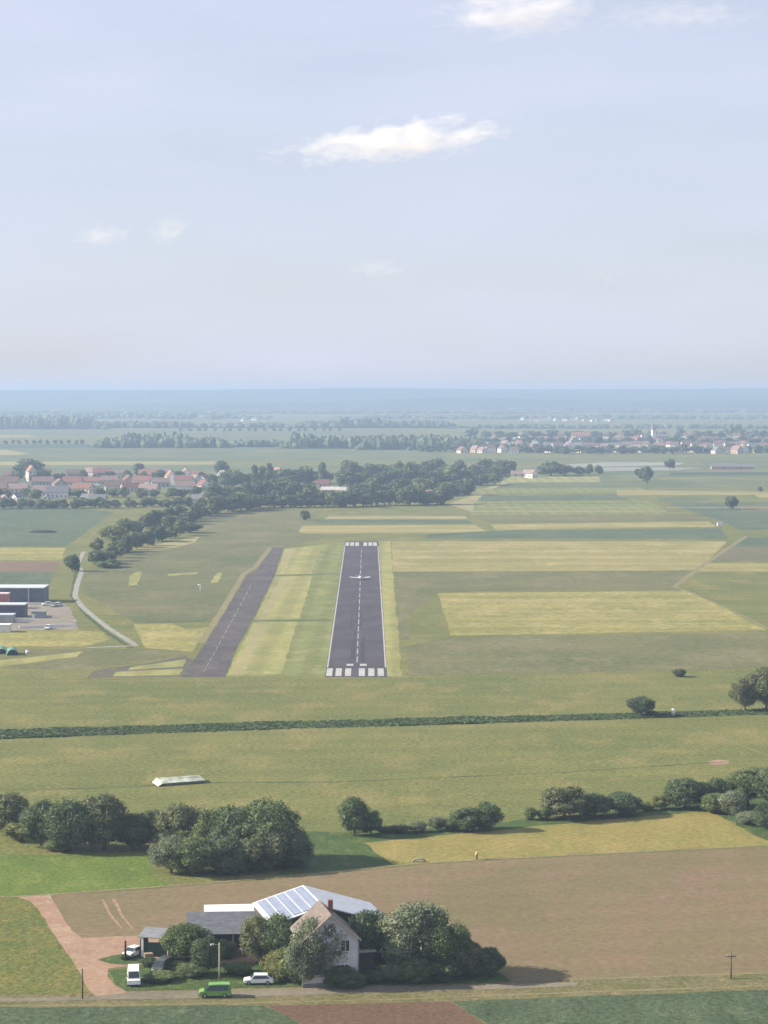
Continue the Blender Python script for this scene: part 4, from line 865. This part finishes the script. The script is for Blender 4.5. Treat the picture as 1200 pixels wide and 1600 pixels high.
def wing(nm, span, c0, c1, y, z0, z1, th, s):
    V = [];
    for x, c, z in ((.2 * s, c0, z0), (span * s, c1, z1)):
        for yy, zz in ((y - c * .3, 0), (y, th), (y + c * .7, 0), (y, -th * .4)): V.append((x, yy, z + zz))
    f = [(0, 1, 2, 3), (7, 6, 5, 4), (0, 4, 5, 1), (1, 5, 6, 2), (2, 6, 7, 3), (3, 7, 4, 0)]
    link(nm, mesh(nm, V, f, aw), ac)
for s in (-1, 1): wing('wing', 4.6, 1.6, 1.25, -.7, .95, 1.35, .14, s); wing('tailplane', 1.5, .8, .6, 3.3, 1.4, 1.42, .07, s)
link('fin', mesh('fin', [(-.05, 2.7, 1.5), (.05, 2.7, 1.5), (.05, 3.8, 1.4), (-.05, 3.8, 1.4), (-.03, 3.4, 2.5), (.03, 3.4, 2.5), (.03, 3.95, 2.5), (-.03, 3.95, 2.5)], [(0, 3, 2, 1), (4, 5, 6, 7), (0, 1, 5, 4), (1, 2, 6, 5), (2, 3, 7, 6), (3, 0, 4, 7)], aw), ac)
link('canopy', mesh('canopy', [(v[0] * .42, v[1] * .9 - .4, v[2] * .42 + 1.78) for v in ICV], [tuple(int(i) for i in f) for f in ICF], glass, True), ac)
box('propeller', -.85, .85, -3.42, -3.36, 1.08, 1.22, dark_w, ac); 
for x, y in ((0, -2.5), (-1.2, -.3), (1.2, -.3)): cyl('wheel', (x - .07, y, .2), (x + .07, y, .2), .2, .2, rubber, ac, 12, False); cyl('strut', (x, y, .2), (x * .8, y, .95), .05, .05, aw, ac, 6)

# ---------------- works yard on the left ----------------
navy = mat('dark_blue_cladding', (.10, .11, .15, 1), .6, vary=.2, scale=.4); pale_rf = mat('pale_roof_sheet', (.50, .53, .55, 1), .5, vary=.08, scale=.4); wall_w = mat('white_wall', (.72, .70, .66, 1), vary=.06)
def hall(name, px0, px1, py, dep, h, wm, rm, label, cat='hall', extra=None, rz=0, fascia=.35):
    a, b = P(px0, py), P(px1, py); L_ = b.x - a.x; e = empty(name, a, rz, label, cat)
    box('wall', 0, L_, 0, dep, 0, h, wm, e); box('roof', -.2, L_ + .2, -.25, dep + .2, h, h + fascia, rm, e)
    if extra: extra(e, L_, h)
    return e
def ex1(e, L_, h):
    box('corner_post', L_ - 6.2, L_ - 5.7, -.25, -.05, 0, h, mat('steel_post', (.45, .47, .5, 1)), e)
    for k in range(4): box('gate', 4 + k * 9, 8.5 + k * 9, -.12, -.02, 0, 4.2, mat('blue_gate', (.05, .06, .11, 1)), e)
hall('storage_hall', -160, 68, 942, 14, 5.8, navy, pale_rf, 'long dark blue hall with a thin pale roof edge behind the yard', 'hall', ex1)
hall('workshop', -60, 38, 965, 8, 4.6, mat('violet_grey_cladding', (.06, .06, .10, 1), .6), pale_rf, 'smaller dark workshop with pale roof edge in front of the blue hall', 'workshop')
hall('red_store', -30, 12, 951, 5, 5.6, mat('red_cladding', (.42, .16, .15, 1)), mat('pinkish_sheet', (.62, .5, .48, 1)), 'low red store with pale roof at the left photo edge', 'store')
hall('flat_roofed_office', -60, 20, 973, 6, 2.6, mat('grey_render', None), mat('grey_sheet', (.42, .45, .5, 1)), 'low grey flat-roofed building at the left edge of the yard', 'building')
hall('white_store', -40, 15, 988, 4, 2.4, wall_w, wall_w, 'bright white low building cut by the left photo edge', 'building')
def yard_wall(px0, px1, py, h, label, m=wall_w, cat='wall', name='yard_wall', py1=None):
    a = P(px0, py); b = P(px1, py1 or py); e = empty(name, a, math.atan2(b.y - a.y, b.x - a.x), label, cat); L_ = (b - a).length
    box('wall', 0, L_, 0, .3, 0, h, m, e); box('coping', -.05, L_ + .05, -.06, .36, h, h + .1, mat('pale_coping', (.6, .58, .54, 1)), e); return e
yard_wall(24, 54, 972, 1.1, 'short white wall left of the yard middle'); yard_wall(30, 112, 982, .9, 'long white wall along the front of the yard', py1=979)
yard_wall(40, 72, 945, .8, 'low pale wall behind the yard beside the dark blue hall')
e = empty('gate_pillar', P(117, 980), 0, 'white gate pillar at the right end of the long yard wall', 'pillar'); box('shaft', -.5, .5, -.4, .4, 0, 2.3, wall_w, e); box('cap', -.6, .6, -.5, .5, 2.3, 2.45, mat('pale_coping', None), e)
e = empty('gate_pillar', P(52, 969), 0, 'white gate pillar at the right end of the short white wall', 'pillar'); box('shaft', -.45, .45, -.4, .4, 0, 1.9, wall_w, e); box('cap', -.55, .55, -.5, .5, 1.9, 2.05, mat('pale_coping', None), e)
vehicle('car', P(75, 983), R(88), carw, 'white car in the gap of the long yard wall', 'car', 4.2, 1.75, 1.5)
for i, (x, y, rz, c) in enumerate([(74, 946, 20, 0), (84, 948, 80, 1), (90, 947, 60, 0)]):
    vehicle('car', P(x, y), R(rz), carw if c == 0 else mat('silver_car_paint', (.4, .42, .44, 1), .3, .5, vary=.03), ['white car nearest the dark blue hall at the back of the yard', 'silver car between two white cars at the back of the yard', 'rightmost white car at the back of the yard'][i], 'car', 4.2, 1.75, 1.5, 'car', 'cars at the back of the yard')
tm = mat('green_tarpaulin', (.05, .22, .14, 1), .5, vary=.15, scale=.6)
def tunnel(px, py, r_, ln, rz, label):
    e = empty('tunnel_tent', P(px, py), R(rz), label, 'tent'); V = []; Fc = []
    for j in range(2):
        for i in range(13): t = math.pi * i / 12; V.append((math.cos(t) * r_, j * ln, math.sin(t) * r_ * 1.05))
    for i in range(12): Fc.append((i, i + 1, 14 + i, 13 + i))
    link('cover', mesh('cover', V, Fc, tm, True), e)
    V = [(x * .93, .05, z * .93) for x, y, z in V[:13]]; link('opening', mesh('opening', V, [tuple(range(13))[::-1]], mat('tent_mouth_shade', (.02, .035, .045, 1))), e)  # dark face across the mouth, shade of the interior painted as colour
    for j in (0, .5, 1):
        pts = [(math.cos(math.pi * i / 8) * (r_ + .03), j * ln, math.sin(math.pi * i / 8) * (r_ + .03) * 1.05) for i in range(9)]
        link('hoop', mesh('hoop', *tube_mesh([(pts, [.05] * 9)], 6), mat('steel_post', None), True), e)
tunnel(20, 1024, 1.9, 7, 12, 'green tunnel tent with a round dark opening at the left edge'); tunnel(3, 1022, 1.7, 7, 12, 'green tunnel tent cut by the left photo edge')
e = empty('water_tank', P(43, 1021), 0, 'small white tank right of the green tunnel tents', 'tank'); cyl('tank', (0, 0, 0), (0, 0, 1.1), .6, .55, mat('white_plastic', None), e, 12); cyl('lid', (0, 0, 1.1), (0, 0, 1.25), .2, .18, rubber, e, 8)
e = empty('silage_heap', P(66, 832), 0, 'long dark covered heap in the blue-green field on the left', 'heap')
V = [(v[0] * 9, v[1] * 3, max(0, v[2]) * 1.6) for v in ICV]; link('cover', mesh('cover', V, [tuple(int(i) for i in f) for f in ICF], mat('black_tarp', None), True), e)
for i in range(5): cyl('tyre', (-5 + i * 2.5, 0, 1.35), (-5 + i * 2.5, 0, 1.55), .4, .4, rubber, e, 10)
# ---------------- villages ----------------
def dwelling(px, py, wm_, dm, h, rh, wi, ri, rz, label, group, lvl=2, name='house', cat='house', chim=True):
    p = P(px, py); c = Vector((math.sin(rz) * dm / 2, -math.cos(rz) * dm / 2, 0)); p = p + c + Vector((0, dm * .35, 0))
    wn = []
    if lvl >= 2:
        for u in (-wm_ * .25, wm_ * .25): wn.append(('f', u, 1.1, 1.1, 1.4)); wn.append(('f', u, h - 1.9 if h > 4.4 else h + .2, 1.0, 1.3))
        n_ = int(dm / 3.2)
        for i in range(n_): wn.append(('l', dm * (i + .5) / n_, 1.1, 1.1, 1.4)); wn.append(('r', dm * (i + .5) / n_, 1.1, 1.1, 1.4))
    elif lvl == 1: wn = [('f', -wm_ * .2, 1.2, 1.3, 1.5), ('f', wm_ * .2, 1.2, 1.3, 1.5), ('l', dm * .3, 1.2, 1.3, 1.5), ('l', dm * .7, 1.2, 1.3, 1.5)]
    return house(name, p, rz, wm_, dm, h, rh, W_[wi] if isinstance(wi, int) else wi, RT[ri] if isinstance(ri, int) else ri, label, cat, group, wn, chim, None, False, .5)
def village(rows, group, where, lvl, seed):
    r = random.Random(seed)
    for rowname, items in rows:
        for i, it in enumerate(items):
            x, y, wpx, ri, wi, rz = it; s = S(y)
            big = wpx / s; 
            if abs(rz) > 45: d_ = big; w_ = min(9.5, max(7, big * .6))
            else: w_ = min(big, 11); d_ = r.uniform(10, 13)
            h = r.uniform(3.8, 6.2) if lvl < 2 else r.uniform(3.6, 5.4); rh = w_ * r.uniform(.36, .48)
            dwelling(x, y, w_, d_, h, rh, wi, ri, R(rz), f'{RN[ri]}-roofed {WN[wi]} house, {ordn(i)} from left in {rowname}', group, lvl)
village([
 ('the village front row', [(-12, 788, 20, 3, 1, 80), (6, 787, 14, 4, 1, 20), (27, 787, 13, 3, 1, -30), (72, 788, 14, 3, 1, 10), (136, 786, 18, 3, 1, 70), (152, 787, 26, 3, 3, 85), (308, 791, 16, 3, 1, 75)]),
 ('the village second row', [(-6, 772, 30, 1, 2, 85), (26, 771, 32, 4, 1, 85), (66, 776, 30, 4, 1, 85), (88, 779, 34, 3, 1, 95), (128, 770, 34, 0, 0, 65), (178, 768, 30, 1, 0, 100), (206, 769, 36, 0, 0, 110), (232, 772, 30, 4, 0, 70), (288, 769, 30, 4, 1, 95), (318, 768, 18, 0, 1, 30)]),
 ('the village third row', [(10, 762, 34, 1, 0, 95), (66, 760, 34, 1, 3, 85), (92, 764, 22, 1, 3, 20), (112, 760, 30, 0, 0, 80), (142, 758, 34, 0, 0, 75), (170, 758, 26, 4, 0, 95), (200, 758, 24, 0, 2, 20), (222, 760, 30, 0, 0, 70), (250, 761, 28, 4, 3, 100), (286, 758, 28, 0, 1, 80), (305, 757, 16, 4, 1, 30), (318, 757, 16, 0, 1, -25)]),
 ('the village back row', [(18, 748, 26, 1, 0, 85), (62, 747, 30, 1, 3, 85), (94, 750, 13, 4, 1, 10), (116, 747, 26, 1, 3, 100), (142, 745, 22, 4, 0, 60), (158, 747, 26, 0, 0, 85), (182, 748, 24, 4, 0, 95), (232, 748, 32, 2, 2, 92), (258, 746, 20, 3, 3, 80), (290, 746, 14, 4, 1, 15), (306, 747, 16, 0, 1, 70)]),
], 'houses of the red-roofed village', '', 2, 4)
dwelling(48, 752, 8, 10, 9.5, 5, 0, 2, R(25), 'tall cream house with steep orange roof near the left end of the village', 'houses of the red-roofed village')
dwelling(266, 757, 8.5, 10, 7.5, 5, 1, 2, R(20), 'tall white-gabled house with orange roof at the right of the village', 'houses of the red-roofed village')
GW = 'buildings among the wood behind the airfield'
dwelling(516, 771, 9, 15, 3.0, 2.2, 1, tilemat('pale_shed_roof', (.5, .47, .44, 1)), R(88), 'long low pale-roofed building, left of the pair inside the wood', GW, 1, 'long_building', 'building', False)
dwelling(550, 772, 9, 19, 3.0, 2.2, 2, tilemat('pale_shed_roof', None), R(92), 'long low pale-roofed building, right of the pair inside the wood', GW, 1, 'long_building', 'building', False)
dwelling(505, 763, 8, 11, 4, 3.5, 0, 0, R(85), 'red-roofed house above the left long building in the wood', GW, 1)
dwelling(434, 746, 8, 10, 5.5, 4, 1, 2, R(30), 'orange-roofed white house peeping out between the poplars', GW, 1)
dwelling(348, 748, 8, 9, 4.5, 3.5, 1, 3, R(35), 'white-gabled house under the dark pointed tree', GW, 1)
dwelling(342, 788, 7, 9, 3.5, 2.5, 1, 3, R(40), 'pale house at the wood edge near the stream belt', GW, 1)
dwelling(812, 746, 8, 16, 3.4, 2.8, 0, 4, R(80), 'long pale-roofed farm building left of the two bright white houses', GW, 1, 'farm_building', 'building')
dwelling(823, 746, 6, 8, 4.2, 3.2, 1, 4, R(40), 'bright white house, left of the two right of the wood', GW, 1)
dwelling(832, 747, 7, 8, 4.6, 3.4, 1, 4, R(38), 'bright white house, right of the two right of the wood', GW, 1)
dwelling(744, 738, 8, 9, 4.4, 3.2, 1, 3, R(60), 'white house behind the right end of the wood', GW, 1)
dwelling(788, 738, 8, 9, 4.4, 3.2, 1, 3, R(50), 'white house between the last two trees of the wood', GW, 1)
dwelling(672, 778, 6, 8, 3.5, 2.6, 1, 1, R(35), 'small house at the right front corner of the wood', GW, 1)
dwelling(1148, 734, 9, 46, 3.0, 2.0, 2, 3, R(88), 'long low greyish barn in the fields right of the pale field', GW, 1, 'long_barn', 'barn', False)
r = random.Random(12)
def rowh(x0, x1, n, y0, wl, wh, bright=.5):
    out = []
    for i in range(n):
        x = x0 + (x1 - x0) * (i + .5 + r.uniform(-.35, .35)) / n
        out.append((x, y0 + r.uniform(-1.5, 1.5), r.uniform(wl, wh), r.choice([0, 1, 1, 4, 3, 3, 1]), r.choice([1, 1, 0, 0, 2]), r.choice([25, 40, 75, 85, 100, 60])))
    return out
village([('church town front row', [(672, 704, 9, 3, 1, 50), (685, 704, 13, 4, 1, 30), (697, 704, 12, 0, 1, 60), (707, 704, 11, 1, 1, 35)] + rowh(715, 1205, 32, 707.5, 11, 17)),
 ('church town second row', rowh(740, 1205, 30, 700, 11, 18)),
 ('church town third row', rowh(765, 1205, 26, 692, 11, 18)),
 ('church town back row', rowh(800, 1205, 20, 684, 10, 17))], 'houses of the church town', '', 1, 5)
dwelling(908, 686, 13, 32, 6, 6, 0, 2, R(88), 'large orange-roofed hall standing out at the back of the church town', 'houses of the church town', 1, 'large_hall', 'hall')
dwelling(1034, 690, 11, 20, 7, 5, 1, 3, R(86), 'white nave of the church beside its tower', None, 1, 'church_nave', 'church', False)
ct = empty('church_tower', P(1021, 690), R(20), 'white church tower with slim spire above the town on the right', 'church tower')
box('shaft', -3.1, 3.1, -3.1, 3.1, 0, 19, W_[1], ct); link('spire', mesh('spire', [(-3.4, -3.4, 19), (3.4, -3.4, 19), (3.4, 3.4, 19), (-3.4, 3.4, 19), (0, 0, 33)], [(0, 1, 4), (1, 2, 4), (2, 3, 4), (3, 0, 4), (3, 2, 1, 0)], RT[3]), ct)
for a in (-1, 1): box('belfry_window', a * 1.1 - .4, a * 1.1 + .4, -3.16, -3.105, 14.5, 17, glass, ct)
village([('the farthest left hamlet', [(176, 668, 10, 3, 1, 30)] + rowh(205, 285, 10, 663, 6, 10) + [(380, 658, 8, 3, 1, 40), (398, 657, 10, 3, 1, 60)]),
         ('the hamlet above church town', rowh(815, 960, 14, 657, 6, 10))], 'houses of the farthest hamlets', '', 0, 6)

# ---------------- rough grass and crops: what nobody could count ----------------
def tufts(name, polys, n, size, m, seed):
    g = np.random.default_rng(seed); V = []; tone = []
    for poly, k in polys:
        w_ = [P(*p) for p in poly]; xs = [p.x for p in w_]; ys = [p.y for p in w_]; got = 0
        X = []
        while got < k:
            q = np.column_stack([g.uniform(min(xs), max(xs), k), g.uniform(min(ys), max(ys), k)]); ins = np.zeros(len(q), bool)
            for i in range(len(w_)):
                a, b = w_[i], w_[i - 1]; c = ((a.y > q[:, 1]) != (b.y > q[:, 1])); 
                with np.errstate(divide='ignore', invalid='ignore'): xx = (b.x - a.x) * (q[:, 1] - a.y) / (b.y - a.y) + a.x
                ins ^= c & (q[:, 0] < xx)
            dens = .5 + .5 * np.sin(q[:, 0] * .11 + 2 * np.sin(q[:, 1] * .05)) * np.sin(q[:, 1] * .07 + q[:, 0] * .02)
            ins &= g.random(len(q)) < .35 + .65 * dens
            q = q[ins]; X.append(q); got += len(q)
        q = np.concatenate(X)[:k]; m_ = len(q); sz = size * g.uniform(.4, 1.25, m_) * (.65 + .5 * (1 + np.sin(q[:, 0] * .09) * np.sin(q[:, 0] * .031 + 1)) * np.clip(1.1 + .5 * np.sin(q[:, 0] * .37), .6, 1.6)); tn = np.clip(g.normal(.5, .25, m_), 0, 1)
        for j in range(2):
            a = g.uniform(0, 6.28, m_); dx, dy = np.cos(a) * sz * .6, np.sin(a) * sz * .6; z0 = .02
            lean = g.uniform(-.5, .5, (m_, 2)) * sz[:, None]
            v = np.stack([np.column_stack([q[:, 0] - dx, q[:, 1] - dy, np.full(m_, z0)]), np.column_stack([q[:, 0] + dx, q[:, 1] + dy, np.full(m_, z0)]),
                          np.column_stack([q[:, 0] + dx * .9 + lean[:, 0], q[:, 1] + dy * .9 + lean[:, 1], sz * .28]), np.column_stack([q[:, 0] - dx * .7 + lean[:, 0], q[:, 1] - dy * .7 + lean[:, 1], sz * .4])], 1).reshape(-1, 3)
            V.append(v); tone.append(tn)
    V = np.concatenate(V); tone = np.concatenate(tone); Fc = np.arange(len(V)).reshape(-1, 4).tolist()
    me = bpy.data.meshes.new(name); me.from_pydata(V.tolist(), [], Fc); me.materials.append(m); at = me.attributes.new('tone', 'FLOAT', 'FACE'); at.data.foreach_set('value', tone.astype(np.float32)); me.update()
    tag(link(name, me), kind='stuff')
gm = leafmat('meadow_tuft_leaves', (.13, .15, .06, 1), (.24, .24, .12, 1), .4)
tufts('ditch_reeds', [([(-40, 1143), (450, 1127), (700, 1122), (1000, 1114), (1240, 1106), (1240, 1115), (1000, 1123), (700, 1132), (450, 1139), (-40, 1156)], 16000)], 0, .6, leafmat('reed_leaves', (.060, .095, .034, 1), (.095, .135, .055, 1)), 2)

# ---------------- clouds ----------------
def cloud(px, py, wpx, hpx, tilt, K, dist=15000, seed=0, label='', freq=3.2, thr=.18):
    u = (px - 600) / F; v = (800 - py) / F; d = Vector((u, _ca + v * _sa, -_sa + v * _ca)); p = Vector((0, 0, CAM_H)) + d * (dist / d.y)
    me = mesh('cloud', [tuple(q) for q in ICV], [tuple(int(i) for i in f) for f in ICF])
    m = bpy.data.materials.new('cloud_vapour'); m.use_nodes = True; n = m.node_tree.nodes; n.clear(); l = m.node_tree.links
    o = n.new('ShaderNodeOutputMaterial'); vol = n.new('ShaderNodeVolumePrincipled'); vol.inputs['Color'].default_value = (.93, .90, .895, 1); vol.inputs['Anisotropy'].default_value = .0
    t = n.new('ShaderNodeTexCoord'); ln = n.new('ShaderNodeVectorMath'); ln.operation = 'LENGTH'; l.new(t.outputs['Object'], ln.inputs[0])
    mp = n.new('ShaderNodeMapping'); mp.inputs['Location'].default_value = (seed * 3.1, seed * 1.7, 0); mp.inputs['Scale'].default_value = (freq * wpx / hpx * .42, freq, freq); l.new(t.outputs['Object'], mp.inputs[0])
    nz = n.new('ShaderNodeTexNoise'); nz.inputs['Scale'].default_value = .8; nz.inputs['Detail'].default_value = 4; nz.inputs['Roughness'].default_value = .55; l.new(mp.outputs[0], nz.inputs[0])
    a = n.new('ShaderNodeMath'); a.operation = 'MULTIPLY_ADD'; a.inputs[1].default_value = 2.2; l.new(nz.outputs[0], a.inputs[0]); s = n.new('ShaderNodeMath'); s.operation = 'SUBTRACT'; l.new(a.outputs[0], s.inputs[0]); l.new(ln.outputs[1], s.inputs[1])
    a.inputs[2].default_value = -thr
    c = n.new('ShaderNodeMath'); c.operation = 'MULTIPLY'; c.inputs[1].default_value = K; mx_ = n.new('ShaderNodeMath'); mx_.operation = 'MAXIMUM'; mx_.inputs[1].default_value = 0
    l.new(s.outputs[0], mx_.inputs[0]); l.new(mx_.outputs[0], c.inputs[0]); l.new(c.outputs[0], vol.inputs['Density']); l.new(vol.outputs[0], o.inputs['Volume'])
    me.materials.append(m); ob = link('cloud', me); k = dist / F
    ob.location = p; ob.scale = (wpx * k / 2, wpx * k / 4, hpx * k / 2); ob.rotation_euler = (0, -R(tilt), 0); tag(ob, kind='structure')
cloud(618, 220, 470, 82, 6, .0048, seed=1, thr=.42)
cloud(815, 18, 330, 100, 3, .0045, seed=2, thr=.42)
cloud(1060, 24, 360, 60, 0, .0011, seed=5, thr=.4)
cloud(264, 360, 90, 56, 14, .0045, seed=3, thr=.4)
cloud(160, 368, 120, 44, 6, .004, seed=4, thr=.4)
cloud(590, 420, 160, 44, 0, .0015, seed=6, thr=.4)
cloud(945, 432, 110, 40, 0, .0015, seed=7, thr=.4)
sc.cycles.volume_step_rate = 1.0; sc.cycles.volume_max_steps = 128
